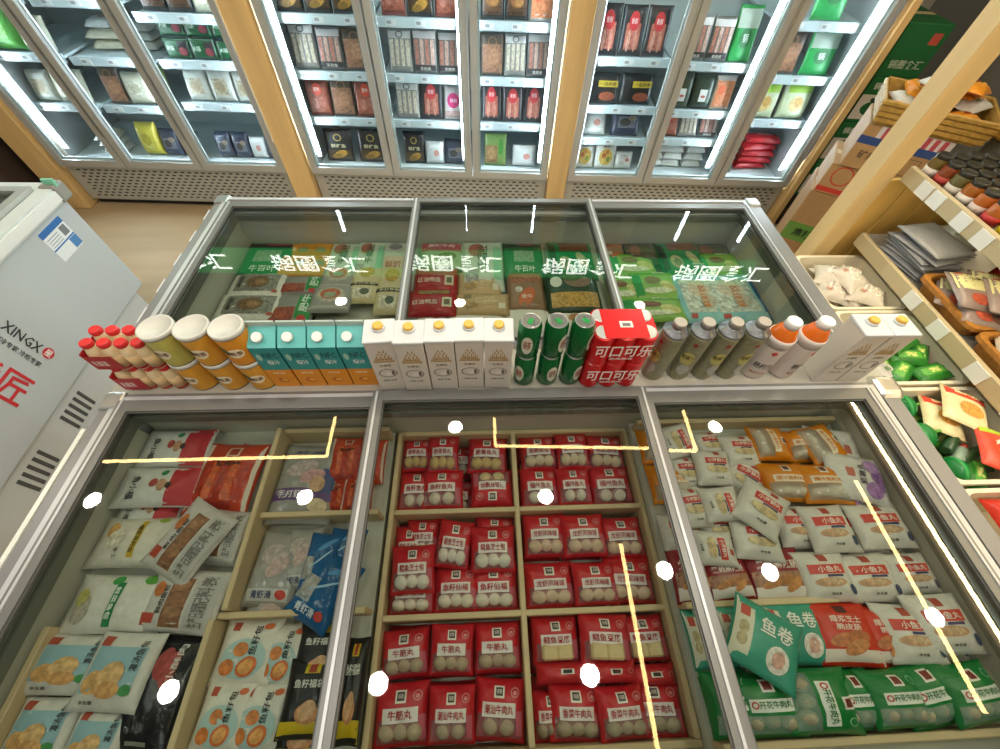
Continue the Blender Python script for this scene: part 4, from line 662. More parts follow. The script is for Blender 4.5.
# ------------------------------------------------------------------ upright display fridges (row stands slightly askew)
FR = Matrix.Translation((0, 2.73, 0)) @ Matrix.Rotation(math.radians(-2.3), 4, 'Z')
FH = 2.03
slot_m = mat('3d3d3a', .7)
GRILLE = mat('b0afa6', .45, .15)
FRAME = mat('b4b5b2', .35, .3)
def price_tag_mesh():
    return MB().box(-.028, .028, -.003, 0, -.014, .014, mat('e3e6e8', .4)).box(-.022, .002, -.0034, -.003, -.006, .008, mat('9aa0a6', .5)).mesh('price_tag')
TAG = price_tag_mesh()
def fridge(label, xs, shelves, tubes):
    """xs: door edges; shelves: per door list of shelf heights; tubes: x positions of light tubes"""
    x0, x1 = xs[0], xs[-1]
    t = thing('display_fridge', label, 'fridge', mw=FR, group='glass door display fridges')
    inn = mat('dbe6ea', .4)
    part('back_panel', MB().box(x0 + .03, x1 - .03, .66, .69, .2, FH - .04, inn), t)
    for a, b in ((x0, x0 + .03), (x1 - .03, x1)): part('side_panel', MB().box(a, b, .05, .69, 0.06, FH - .04, mat('aeb2b2', .4, .3)), t)
    part('top_panel', MB().box(x0, x1, .0, .69, FH - .04, FH, FRAME), t)
    part('floor_panel', MB().box(x0 + .03, x1 - .03, .05, .66, .27, .3, mat('d5e2e6', .35)), t)
    g = part('vent_grille', MB().box(x0, x1, .0, .05, .045, .295, GRILLE), t)
    mb = MB()
    nx = int((x1 - x0 - .1) / .047)
    for r in range(9):
        for c in range(nx):
            x = x0 + .06 + c * .047 + (.0235 if r % 2 else 0); z = .072 + r * .023
            if x + .02 > x1 - .03: continue
            mb.box(x, x + .024, -.0012, 0, z, z + .009, slot_m)
    so = part('vent_slots', mb, g); so['kind'] = 'stuff'
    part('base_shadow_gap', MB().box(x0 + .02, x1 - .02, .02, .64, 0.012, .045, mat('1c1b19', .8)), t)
    for fx in (x0 + .1, x1 - .1): part('foot', MB().lathe([(.018, 0), (.018, .012)], 12, DARKG, (fx, .1, 0)), t)
    for i in range(len(xs) - 1):
        a, b = xs[i] + .004, xs[i + 1] - .004; w = .042
        d = part('door', MB().box(a, b, -.035, 0, .3, .3 + w, FRAME).box(a, b, -.035, 0, FH - .07, FH - .04, FRAME).box(a, a + w, -.035, 0, .3 + w, FH - .07, FRAME).box(b - w, b, -.035, 0, .3 + w, FH - .07, FRAME), t)
        part('pane', MB().box(a + w, b - w, -.02, -.014, .3 + w, FH - .07, glass('eef5f6', 1.5, .8)), d)
        gk = MB().ring(a + w - .004, b - w + .004, 0, 1, .008, 0, .01, DARKG)
        gm = MB()
        gm.box(a + w, a + w + .01, -.012, .0, .3 + w, FH - .07, mat('cfd8da', .3)); gm.box(b - w - .01, b - w, -.012, .0, .3 + w, FH - .07, mat('cfd8da', .3)); gm.box(a + w, b - w, -.012, 0, .3 + w, .31 + w, mat('cfd8da', .3))
        part('door_lining', gm, d)
        part('pull_edge', MB().box(b - .008, b, -.045, -.035, .5, FH - .2, STEEL), d)
        for z in shelves[i]:
            if z < .36: continue
            s = part('shelf', MB().box(a + .01, b - .01, .1, .64, z - .012, z, mat('cfe0e6', .3)), t)
            part('price_rail', MB().box(a + .012, b - .012, .09, .1, z - .032, z + .012, mat('cddde4', .25)), s)
            for q in range(3): new_obj('price_tag', TAG, s, loc=(a + (b - a) * (.2 + .3 * q), .0895, z - .01))
    for x in tubes:
        part('light_tube', MB().lathe([(.011, .4), (.011, FH - .1)], 12, emitter('eef6ff', TUBE_STRENGTH), (x, .045, 0)), t)
        part('tube_holder', MB().box(x - .016, x + .016, .056, .066, .37, FH - .08, mat('dfe8ec', .3)), t)
    return t
LX = [-2.83, -2.38, -1.87, -1.31]; MX = [-1.14, -.58, -.04, .475]; RX = [.61, 1.14, 1.65, 2.17]
LS = [[.3, .62, .88, 1.14], [.3, .62, .87, 1.13], [.3, .65, .87, 1.08]]
MS = [[.3, .59, .84, 1.1]] * 3
RS = [[.3, .52, .71, .96], [.3, .53, .7, .95], [.3, .66, .9, 1.15]]
fridge('left glass door display fridge beside the white side freezer', LX, LS, [-2.775, -1.92, -1.355])  # middle tube is an added lamp that brightens this interior
fridge('middle glass door display fridge between two wooden posts', MX, MS, [-1.085, -.095, .42])
fridge('right glass door display fridge beside the stacked boxes', RX, RS, [.665, 1.595, 2.115])
for (a, b), lb in zip([(-3.02, -2.84), (-1.30, -1.15), (.48, .605), (2.185, 2.235)], ['left of the left fridge', 'between left and middle fridges', 'between middle and right fridges', 'right of the right fridge']):
    o = new_obj('wooden_post', MB().bevel_box(a, b, -.06, .6, 0, FH + .25, WOOD, .006, 1).mesh('wooden_post'), mw=FR)
    tag(o, 'upright wooden post panel ' + lb, 'post', 'wooden posts of the fridge row')
# green name board over the fridges
t = thing('sign_board', 'long green name board over the display fridges', 'sign', mw=FR)
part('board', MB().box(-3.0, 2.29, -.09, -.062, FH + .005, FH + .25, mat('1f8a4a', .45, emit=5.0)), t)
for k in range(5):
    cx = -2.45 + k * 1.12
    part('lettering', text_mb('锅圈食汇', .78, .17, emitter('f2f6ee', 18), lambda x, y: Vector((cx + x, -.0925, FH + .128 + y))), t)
# a darker cabinet and shelf beyond the white freezer
t = thing('dark_cabinet', 'dark cabinet standing beyond the white side freezer', 'cabinet', (-3.6, 2.5, 0))
part('carcass', MB().bevel_box(-.5, .5, 0, .6, 0, 1.0, mat('3c2f2a', .6), .008, 1), t)
part('cover_top', MB().bevel_box(-.52, .52, -.02, .62, 1.0, 1.03, mat('b7b08a', .5), .006, 1), t)
part('door', MB().bevel_box(-.47, -.01, -.02, 0, .08, .96, mat('6a2f28', .5), .004, 1), t)
part('door', MB().bevel_box(.01, .47, -.02, 0, .08, .96, mat('6a2f28', .5), .004, 1), t)

# ------------------------------------------------------------------ fridge contents
FCOUNT = {}
ORD = ['leftmost', 'second', 'third', 'fourth', 'fifth', 'sixth', 'seventh', 'eighth']
KWORD = {'fgold': 'dark pack with gold fish print', 'fskew': 'pack of pink meat skewers', 'fskewp': 'pack of pale skewers', 'foval': 'dark meat pack with red oval label', 'fmeat': 'meat bag with red round label',
 'fbrown': 'brown meat pack', 'ftray': 'black tray of brown meat', 'fshrimp': 'orange shrimp pack', 'fpink': 'pack with pink round label', 'fgreen': 'green pack with pot emblem', 'fleafy': 'green and brown pack',
 'fbowl': 'dark green bag with paper tag', 'fboxy': 'black box with yellow title', 'fwhite': 'white carton pack', 'fdumpl': 'white dumpling bag', 'fpizza': 'white pizza pack', 'fredp': 'red brick pack', 'fsilver': 'silver green pouch',
 'fyell': 'yellow bag', 'fcream': 'cream coloured bag', 'fdarkb': 'dark blue seafood bag', 'fgbox': 'green and black box', 'fpale': 'pale tray pack', 'fgbag': 'bright green bag', 'fpboxy': 'pale green box'}
def stand(fr_name, door_name, shelf_name, xa, xb, z, kinds, lean=78, depth=.15, room_z=.3):
    n = len(kinds); wds = [SPECS[k]['w'] for k in kinds]
    tot = sum(wds); room = xb - xa - .11; f = min(1.12, room / tot); gap = (room - tot * f) / max(1, n)
    x = xa + .055
    seen = {}
    for i, k in enumerate(kinds):
        pr = proto(k); w = pr.w * f * .97; x += gap / 2; cx = x + pr.w * f / 2; x += pr.w * f + gap / 2
        a = math.radians(lean + rnd.uniform(-3, 3)); h = min(pr.h * (.98 + .1 * rnd.random()), (room_z - .05) / math.sin(a))
        cz = z + h / 2 * math.sin(a) + .004; cy = depth + h / 2 * math.cos(a) + pr.t * .5
        M = FR @ Matrix.Translation((cx, cy, cz)) @ Matrix.Rotation(rnd.uniform(-.03, .03), 4, 'Z') @ Matrix.Rotation(a, 4, 'X') @ Matrix.Diagonal((w / pr.w, h / pr.h, 1, 1))
        place(pr, 'chilled_food_pack', M, '%s, %s, %s shelf, %s door, %s fridge' % (KWORD[k], ['leftmost', 'second from left', 'third from left', 'fourth from left'][i], shelf_name, door_name, fr_name), 'food pack', 'packs in the display fridges')
def pile(fr_name, door_name, shelf_name, cx, cy, z, kinds, word):
    for i, k in enumerate(kinds):
        pr = proto(k)
        M = FR @ Matrix.Translation((cx + rnd.uniform(-.01, .01), cy, z + .003)) @ Matrix.Rotation(rnd.uniform(-.12, .12), 4, 'Z')
        z += pr.t * .97
        place(pr, 'chilled_food_pack', M, '%s, %s up in %s pile, %s shelf, %s door, %s fridge' % (KWORD[k], ['first', 'second', 'third', 'fourth', 'fifth'][i], word, shelf_name, door_name, fr_name), 'food pack', 'piled packs in the display fridges')
SH = ['bottom', 'second', 'third', 'fourth']
CONTENT = {
 ('left', 0): [None, ['fpale', 'fcream'], ['fgbag', 'fcream'], ['fwhite', 'fgbag']],
 ('left', 1): [['fyell', 'fdarkb', 'fdarkb'], ['fbrown', 'fcream', 'fleafy'], None, ['fwhite', 'fwhite']],
 ('left', 2): [['fdarkb', 'fdarkb', 'fwhite', 'fdarkb'], ['fpale', 'fpale', 'fpale'], ['fgbox', 'fgbox', 'fgbox'], ['ftray', 'ftray', 'fcream']],
 ('middle', 0): [['fgold', 'fgold'], ['fmeat', 'fbrown', 'fmeat'], ['fskewp', 'fskew', 'fbrown'], ['fgold', 'fgold', 'fgold']],
 ('middle', 1): [['fgold', 'fwhite', 'fdarkb'], ['fskewp', 'foval', 'fpink'], ['fskewp', 'fskew', 'fskew'], ['fmeat', 'fgold', 'fmeat']],
 ('middle', 2): [['fleafy', 'fwhite'], ['foval', 'foval', 'foval'], ['fbrown', 'fskewp', 'fskew'], ['ftray', 'ftray', 'fshrimp']],
 ('right', 0): [['fpizza', 'fpizza', 'fdumpl'], ['fwhite', 'fdarkb'], ['fboxy', 'fboxy'], ['foval', 'foval', 'foval']],
 ('right', 1): [None, ['fmeat', 'fskewp', 'fskew'], ['fbowl', 'fbowl', 'fshrimp'], ['fskew', 'fskew', 'fgreen']],
 ('right', 2): [['fsilver'], ['fpboxy', 'fpboxy'], ['fbrown', 'fgreen'], ['fgreen']],
}
for (fn, d), rows in CONTENT.items():
    xs, sh = {'left': (LX, LS), 'middle': (MX, MS), 'right': (RX, RS)}[fn]
    for s, kinds in enumerate(rows):
        if not kinds: continue
        xa, xb = xs[d], xs[d + 1]
        if (fn, d, s) == ('right', 2, 0): xb = xa + .22
        room = sh[d][s + 1] - sh[d][s] if s < 3 else .3
        stand(fn, ['left', 'middle', 'right'][d], SH[s], xa, xb, sh[d][s], kinds, 74 if room > .2 else 60, .13, room)
stand('left', 'right', 'upper layer on third', LX[2], LX[3], .87 + .098, ['fgbox', 'fgbox', 'fgbox'], 74, .16, .2)
pile('left', 'left', 'bottom', -2.54, .2, .3, ['fwhite', 'fwhite', 'fpale'], 'right')
for cx, wd in ((-2.2, 'left'), (-2.0, 'right')): pile('left', 'middle', 'third', cx, .3, .87, ['fcream', 'fcream', 'fwhite'] if wd == 'left' else ['fwhite', 'fwhite', 'fwhite'], wd)
for cx, wd in ((1.25, 'left'), (1.39, 'middle'), (1.53, 'right')): pile('right', 'middle', 'bottom', cx, .24, .3, ['fdumpl', 'fdumpl', 'fdumpl'], wd)
pile('right', 'right', 'bottom', 1.98, .24, .3, ['fredp', 'fredp', 'fredp', 'fredp', 'fredp'], 'right')
# ------------------------------------------------------------------ island freezers
LIDGLASS = glass('e3e7e4', 1.5, 1.0)
RIM = mat('828384', .35, .25); STRIP = mat('bcbfc2', .35, .25); TRACK = mat('6b6b64', .4, .3); GASKET = mat('76776e', .6)
def island(label, X0, X1, Y0, Y1, top, ox0, ox1, oy0, oy1, floors, lids, corner):
    t = thing('island_freezer', label, 'freezer', group='island freezers')
    body = MB()
    body.box(X0, ox0, Y0, Y1, .07, top - .02, WHITEP); body.box(ox1, X1, Y0, Y1, .07, top - .02, WHITEP)
    body.box(ox0, ox1, Y0, oy0, .07, top - .02, WHITEP); body.box(ox0, ox1, oy1, Y1, .07, top - .02, WHITEP)
    part('cabinet', body, t)
    part('plinth', MB().box(X0 + .05, X1 - .05, Y0 + .05, Y1 - .02, 0, .07, DARKG), t)
    ln = MB(); e = .004; zb = min(f[2] for f in floors)
    ln.box(ox0, ox0 + e, oy0, oy1, zb, top - .03, LINER); ln.box(ox1 - e, ox1, oy0, oy1, zb, top - .03, LINER)
    ln.box(ox0, ox1, oy0, oy0 + e, zb, top - .03, LINER); ln.box(ox0, ox1, oy1 - e, oy1, zb, top - .03, LINER)
    part('liner', ln, t)
    for a, b, z in floors: part('inner_floor', MB().box(a, b, oy0, oy1, .3, z, LINER), t)
    part('rim', MB().ring(X0, X1, Y0, corner[1], corner[0], top - .02, top, RIM), t)
    q = corner[0]
    part('bright_strip', MB().ring(X0 + q * .62, X1 - corner[2], Y0 + .02, corner[1] - .012, .014, top, top + .006, STRIP), t)
    part('track', MB().ring(X0 + q * .62 + .014, X1 - corner[2] - .014, Y0 + .034, corner[1] - .026, .03, top - .014, top - .004, TRACK), t)
    part('gasket', MB().ring(ox0, ox1, oy0, oy1, .014, top - .046, top - .022, GASKET), t)
    for (a, b, ya, yb, dz, w) in lids:
        l = part('sliding_lid', MB().ring(a, b, ya, yb, w, top - .004 + dz, top + .012 + dz, ALU).box(a + .008, a + .014, ya, yb, top + .012 + dz, top + .0145 + dz, STRIP).box(b - .014, b - .008, ya, yb, top + .012 + dz, top + .0145 + dz, STRIP), t)
        part('pane', MB().box(a + w - .002, b - w + .002, ya + w - .002, yb - w + .002, top + dz, top + .005 + dz, LIDGLASS), l)
        part('seal', MB().ring(a + w - .002, b - w + .002, ya + w - .002, yb - w + .002, .006, top + .005 + dz, top + .008 + dz, DARKG), l)
    for x in (X0, X1):
        s = 1 if x == X0 else -1
        cp = MB().bevel_box(min(x - .004 * s, x + .05 * s), max(x - .004 * s, x + .05 * s), corner[1] - .05, corner[1] + .006, top - .03, top + .008, STEEL, .008, 2)
        part('corner_cap', cp, t)
    return t
near = island('near island freezer full of frozen bags with drinks on its rear ledge', -.99, 1.18, -.36, .74, .86, -.925, 1.068, -.23, .555,
    [(-.925, -.585, .728), (-.585, -.26, .702), (-.26, .44, .612), (.44, 1.068, .732)],
    [(-.948, -.262, -.27, .578, -.004, .033), (-.288, .448, -.28, .581, .014, .028), (.43, 1.106, -.27, .578, -.004, .036)], (.045, .602, .058))
part('drink_ledge', MB().box(-.99, 1.18, .602, .74, .84, .86, mat('aaa79c', .35)), near)
part('rounded_side_cover', MB().lathe([(.07, .76), (.072, .80), (.066, .812)], 32, mat('8f9494', .35, .2), (-.985, .56, 0)), near)
part('chrome_corner', MB().bevel_box(1.115, 1.205, .545, .625, .80, .872, mat('c4c2ba', .22, .7), .022, 3), near)
sr = part('price_strip', MB().box(-1.004, -.993, -.3, .5, .825, .862, mat('d9dcd4', .3)), near)
for k in range(8): part('price_card', MB().box(-1.007, -1.004, -.28 + .095 * k, -.21 + .095 * k, .83, .858, mat('eceadf', .5)), sr)
far = island('far island freezer with flat meat packs in front of the fridges', -1.035, 1.17, .742, 1.53, .86, -.965, 1.1, .80, 1.455,
    [(-.965, 1.1, .672)],
    [(-.985, -.232, .77, 1.485, -.004, .03), (-.258, .455, .765, 1.488, .014, .024), (.43, 1.116, .77, 1.485, -.004, .03)], (.05, 1.53, .055))
for k in range(5): part('price_card', MB().box(-1.0385, -1.035, .86 + .13 * k, .92 + .13 * k, .82, .862, mat('dfe0e4', .4)), far)
def dividers(label, vs, hs, top, th=.013, bot=.64, hbot=None, htop=None):
    t = thing('wooden_divider', label, 'divider', (0, 0, 0), group='wooden dividers in the near freezer')
    for x, ya, yb in vs: part('board', MB().bevel_box(x - th / 2, x + th / 2, ya, yb, bot if x < -.7 or not hbot else hbot, top, WOODB, .002, 1), t)
    for y, xa, xb in hs: part('board', MB().bevel_box(xa, xb, y - th / 2, y + th / 2, hbot or bot, htop or top - .002, WOODB, .002, 1), t)
dividers('cream wooden divider grid holding the red bags', [(.09, -.16, .54), (-.243, -.16, .54), (.431, -.16, .54)], [(.5435, -.25, .438), (.314, -.236, .428), (.074, -.236, .428), (-.167, -.25, .438)], .712, bot=.613)
dividers('cream wooden divider boards in left freezer section', [(-.557, .096, .53), (-.576, -.17, .08), (-.905, -.17, .08)], [(.3, -.55, -.262), (.088, -.58, -.262), (.53, -.55, -.262)], .79, bot=.73, hbot=.704, htop=.772)
dividers('cream wooden divider boards in right freezer section', [], [(.53, .445, 1.04), (.07, .445, .8), (-.165, .446, 1.05)], .785, bot=.733)
for L, grp, wide in ((LOWER_MIDDLE, 'red frozen bags in the middle section', ''), (LOWER_RIGHT, 'frozen bags in the right section', ''), (LOWER_LEFT, 'frozen bags in the left section', ''), (LOWER_INNER, 'frozen bags in the left section', '')):
    for k, x, y, z, w, h, rot, tx, ty, lab, var in L:
        lay(k, x, y, z, w, h, rot, tx, ty, lab, 'food bag', grp, 'frozen_food_bag', var)
for k, x, y, z, w, h, rot, tx, ty, lab, var in UPPER:
    lay(k, x, y, z, w, h, rot, tx * .5, ty * .5, lab, 'food pack', 'flat packs in the far freezer', 'frozen_meat_pack', 0)

# bags showing through the gaps underneath the upper layer of red bags
for ci, (xa, xb, cn) in enumerate(((-.236, .083, 'left'), (.097, .424, 'right'))):
    for ri, (ya, yb, rn) in enumerate(((.321, .538, 'far'), (.081, .307, 'middle'), (-.16, .067, 'near'))):
        for i in range(3):
            for j in range(2):
                w = (xb - xa) / 3; h = (yb - ya) / 2
                lay(['red_yz', 'red_lx', 'red_nj', 'red_fz', 'red_xf', 'red_xn'][ri * 2 + ci], xa + w * (i + .5), ya + h * (j + .5), .614, w * .97, h * .97, 0, 0, 0, 'red bag underneath, %s %s, in %s %s crate, middle section' % (['near', 'far'][j], ['left', 'centre', 'right'][i], rn, cn), 'food bag', 'red bags of the lower layer', 'frozen_food_bag', i)

# ------------------------------------------------------------------ drinks on the ledge
ZL = .8605
def flat_front(x0, y0, z0):
    return lambda x, y: Vector((x0 + x, y0, z0 + y))
def quad(mb, x0, x1, z0, z1, y, m): return mb.add([(x0, y, z0), (x1, y, z0), (x1, y, z1), (x0, y, z1)], [(0, 1, 2, 3)], m)
def oval(mb, cx, cz, rx, rz, y, m, n=18, inner=0):
    vs = []; fs = []
    for q in (inner, 1):
        vs += [(cx + rx * q * math.cos(2 * PI * i / n), y, cz + rz * q * math.sin(2 * PI * i / n)) for i in range(n)]
    for i in range(n): fs.append((i, (i + 1) % n, n + (i + 1) % n, n + i))
    return mb.add(vs, fs, m)
# white coconut cartons
WC = mat('cbc4b9', .4); WT = mat('ccd0d4', .35)
wc = Proto(); w = .0345; d = .035
gold = mat('a8874a', .45)
em = MB()
for i in range(5):
    n = i + 1; zz = .164 - i * .0095
    for k in range(-n, n + 1):
        if (k + n) % 2 == 0 or i > 2: em.add([(k * .0045 - .0026, -d - .0004, zz), (k * .0045 + .0026, -d - .0004, zz), (k * .0045 + .0015 * (1 if k > 0 else -1), -d - .0004, zz + .012)], [(0, 1, 2)], gold)
co = MB(); oval(co, 0, .08, .024, .018, -d - .0004, mat('8b8680', .5), inner=.84); oval(co, .004, .077, .011, .008, -d - .0005, mat('d8d2ca', .5)); oval(co, .013, .08, .004, .01, -d - .0006, mat('6f675f', .5))
wc.parts = [('carton_body', MB().bevel_box(-w, w, -d, d, 0, .198, WC, .0025, 2).mesh('carton_body'), None, None),
            ('top_plate', MB().bevel_box(-w - .002, w + .002, -d - .002, d + .002, .198, .207, WT, .003, 2).mesh('top_plate'), None, None),
            ('spout_collar', MB().lathe([(.0155, .207), (.014, .213)], 20, WT, (0, .006, 0)).mesh('spout_collar'), None, None),
            ('cap', MB().lathe([(.0125, .2125), (.0125, .219), (.0105, .221)], 20, mat('dcae4c', .4), (0, .006, 0)).mesh('cap'), None, None),
            ('gold_emblem', em.mesh('gold_emblem'), None, None), ('coconut_print', co.mesh('coconut_print'), None, None),
            ('lettering', text_mb('生椰乳', .03, .009, mat('7c6a48', .5), flat_front(0, -d - .0004, .112)).mesh('lettering'), None, None),
            ('lettering', text_mb('厚椰 浓香', .034, .006, mat('4c4844', .5), flat_front(0, -d - .0004, .048)).mesh('lettering'), None, None)]
for i, x in enumerate([-.243, -.172, -.100, -.029, .043]):
    place(wc, 'drink_carton', Matrix.Translation((x, .637 + (.0, -.004, .0, .002, .0)[i], ZL)) @ Matrix.Rotation(math.radians((4, 1, 0, 0, -1)[i]), 4, 'Z'), '%s of the five white coconut milk cartons in the middle of the ledge' % ['leftmost', 'second from left', 'middle one', 'fourth from left', 'rightmost'][i], 'carton', 'white cartons on the ledge')
for i, x in enumerate([.985, 1.058]):
    place(wc, 'drink_carton', Matrix.Translation((x, .641, ZL)), 'white coconut milk carton at right end of ledge, %s' % ['beside the orange juice bottle', 'last in the row'][i], 'carton', 'white cartons on the ledge')
# teal and orange gable cartons
TEAL = mat('2f8f8d', .4); TEALL = mat('5fb8b6', .4); ORG = mat('d98a1c', .4)
gc = Proto(); w = .033; d = .034
gb = MB(); gb.box(-w, w, -d, d, 0, .076, ORG).box(-w, w, -d, d, .076, .165, TEAL)
rf = MB(); rf.add([(-w, -d, .165), (w, -d, .165), (w, d, .165), (-w, d, .165), (-w, 0.012, .196), (w, .012, .196)], [(0, 1, 5, 4), (2, 3, 4, 5), (1, 2, 5), (3, 0, 4)], TEALL)
slope = Matrix.Translation((-.006, -.014, .1805)) @ Matrix.Rotation(math.atan2(.031, .046), 4, 'X')
fp = MB(); oval(fp, 0, .03, .014, .011, -d - .0004, mat('b8621a', .5)); oval(fp, .003, .031, .009, .007, -d - .0005, mat('e0a03c', .5))
gc.parts = [('carton_body', gb.mesh('carton_body'), None, None), ('gable_roof', rf.mesh('gable_roof'), None, None), ('roof_fin', MB().bevel_box(-w, w, .009, .015, .194, .210, mat('a9b8b2', .4), .001, 1).mesh('roof_fin'), None, None),
            ('cap', MB().lathe([(.0125, .0), (.0125, .010), (.0105, .012)], 20, mat('eef0ee', .35), tf=slope).mesh('cap'), None, None),
            ('fruit_print', fp.mesh('fruit_print'), None, None),
            ('lettering', text_mb('NFC', .036, .022, mat('173f4c', .5), flat_front(.008, -d - .0004, .135)).mesh('lettering'), None, None),
            ('lettering', text_mb('橙汁', .03, .017, mat('e6efe8', .5), flat_front(.006, -d - .0004, .108)).mesh('lettering'), None, None),
            ('lettering', text_mb('鲜果压榨', .03, .009, mat('f0d9a4', .5), flat_front(0, -d - .0004, .062)).mesh('lettering'), None, None),
            ('leaf_print', oval(MB(), -.021, .128, .006, .013, -d - .0004, mat('9cc4b4', .5)).mesh('leaf_print'), None, None)]
for i, x in enumerate([-.527, -.456, -.386, -.316]):
    place(gc, 'drink_carton', Matrix.Translation((x, .654, ZL)), '%s of the four teal and orange juice cartons' % ['leftmost', 'second from left', 'third from left', 'rightmost'][i], 'carton', 'juice cartons on the ledge')
# paper cans with white lids, two high
def can_text(text, r, zc, wd, hg, m, a0=-PI / 2):
    return text_mb(text, wd, hg, m, lambda x, y: Vector((r * math.cos(a0 + x / r), r * math.sin(a0 + x / r), zc + y)))
def paper_can(colr):
    p = Proto(); c = mat(colr, .4); dark = mat('3c2c22', .5); r = .0375
    p.parts = [('can_body', MB().lathe([(r * .97, 0), (r, .004), (r, .02), (r, .094), (r * .985, .098)], 32, lambda i: c if i > 0 else dark).mesh('can_body'), None, None),
               ('lid', MB().lathe([(r * 1.03, .096), (r * 1.04, .102), (r * 1.03, .108), (r * .93, .109), (r * .9, .106), (1e-6, .106)], 32, mat('c9c9c2', .35)).mesh('lid'), None, None),
               ('print_patch', blob(lambda u, v, off: Vector(((r + .0006) * math.cos(-PI / 2 + u), (r + .0006) * math.sin(-PI / 2 + u), .052 + v * .03)), .1, -.1, .5, .55, mat('e6d8b8', .5), 0).mesh('print_patch'), None, None),
               ('print_patch', blob(lambda u, v, off: Vector(((r + .0009) * math.cos(-PI / 2 + u), (r + .0009) * math.sin(-PI / 2 + u), .05 + v * .03)), -.5, .3, .22, .5, mat('3f5a2a', .5), 0, rot=.6).mesh('print_patch'), None, None),
               ('lettering', can_text('果粒茶', r + .0014, .05, .04, .014, mat('5a3a2a', .5)).mesh('lettering'), None, None)]
    return p
pcans = {c: paper_can(c) for c in ('b3ad58', 'cb9230', 'cf8a26')}
for i, (x, c) in enumerate([(-.752, 'b3ad58'), (-.672, 'cb9230'), (-.594, 'cf8a26')]):
    for lv in (0, 1):
        place(pcans[c if lv else 'cb9230'], 'paper_can', Matrix.Translation((x, .646, ZL + lv * .108)) @ Matrix.Rotation(math.radians(-12 + 9 * i), 4, 'Z'), '%s drink can with white lid, %s of the %s layer' % ('green yellow' if (lv and c == 'b3ad58') else 'orange', ['leftmost', 'middle', 'rightmost'][i], ['lower', 'upper'][lv]), 'can', 'stacked paper cans')
# shrink wrapped little bottles with red caps, two packs high
bt = Proto(); r = .0185
cream = mat('dcc59c', .35); redl = mat('a81822', .4)
bb = MB().lathe([(r * .9, 0), (r, .005), (r, .018), (r * .9, .03), (r, .042), (r, .056), (r * .75, .07), (r * .5, .078)], 18, lambda i: redl if i in (1, 2) else cream).mesh('bottle')
bl = MB().lathe([(r * 1.02, .012), (r * 1.02, .05)], 18, mat('d8b888', .4)).mesh('bottle_label')
bc = MB().lathe([(.0125, .076), (.0135, .078), (.0135, .087), (.0115, .09)], 18, mat('cc2b2e', .4)).mesh('cap')
for lv in (0, 1):
    t = thing('bottle_multipack', 'shrink wrapped pack of small red capped bottles, %s of two' % ['lower', 'upper'][lv], 'drink pack', (-.868, .652, ZL + lv * .092), group='small bottle packs')
    for i in range(4):
        for j in range(2):
            b = new_obj('bottle', bb, t, loc=(-.0575 + .0385 * i, -.02 + .04 * j, 0))
            new_obj('bottle_label', bl, b); new_obj('cap', bc, b)
    part('red_wrap', MB().bevel_box(-.079, -.0765, -.041, .041, .012, .066, redl, .001, 1), t)
    part('red_wrap_print', MB().box(-.0765, -.012, -.0412, -.0406, .008, .058, redl), t)
    part('lettering', text_mb('乳酸菌', .034, .02, mat('f0d8d0', .5), flat_front(-.053, -.0416, .032)), t)
# green cans two high
gcn = Proto(); r = .0285
GC = mat('0f6b34', .25, .4); AL = mat('ccd0d0', .3, .7)
cb = MB().lathe([(r * .8, 0), (r, .008), (r, .105), (r * .82, .116), (r * .82, .119)], 28, lambda i: AL if i in (0, 3) else GC).mesh('can_body')
ct = MB().lathe([(r * .82, .119), (r * .8, .1205), (r * .76, .118), (1e-6, .118)], 28, AL).mesh('can_top')
ctab = MB().bevel_box(-.006, .006, -.012, .006, .1185, .1203, mat('2c9a4c', .3, .3), .001, 1).mesh('pull_tab')
cpr = blob(lambda u, v, off: Vector(((r + .0005) * math.cos(-PI / 2 + u), (r + .0005) * math.sin(-PI / 2 + u), .058 + v * .04)), .2, 0, .5, .8, mat('c9cbb8', .4), 0).mesh('print_patch')
clt = can_text('绿茶', r + .001, .06, .02, .03, mat('8a3c2c', .5), -PI / 2 + .2).mesh('lettering')
gcn.parts = [('can_body', cb, None, None), ('can_top', ct, None, None), ('pull_tab', ctab, None, None), ('print_patch', cpr, None, None), ('lettering', clt, None, None)]
for i, x in enumerate([.117, .181, .245]):
    for lv in (0, 1):
        place(gcn, 'drink_can', Matrix.Translation((x, .633, ZL + lv * .1215)) @ Matrix.Rotation(math.radians((-50, 5, 20)[i] + 25 * lv), 4, 'Z'), 'green drink can, %s of the %s layer beside the red pack' % (['left', 'middle', 'right'][i], ['lower', 'upper'][lv]), 'can', 'green cans on the ledge')
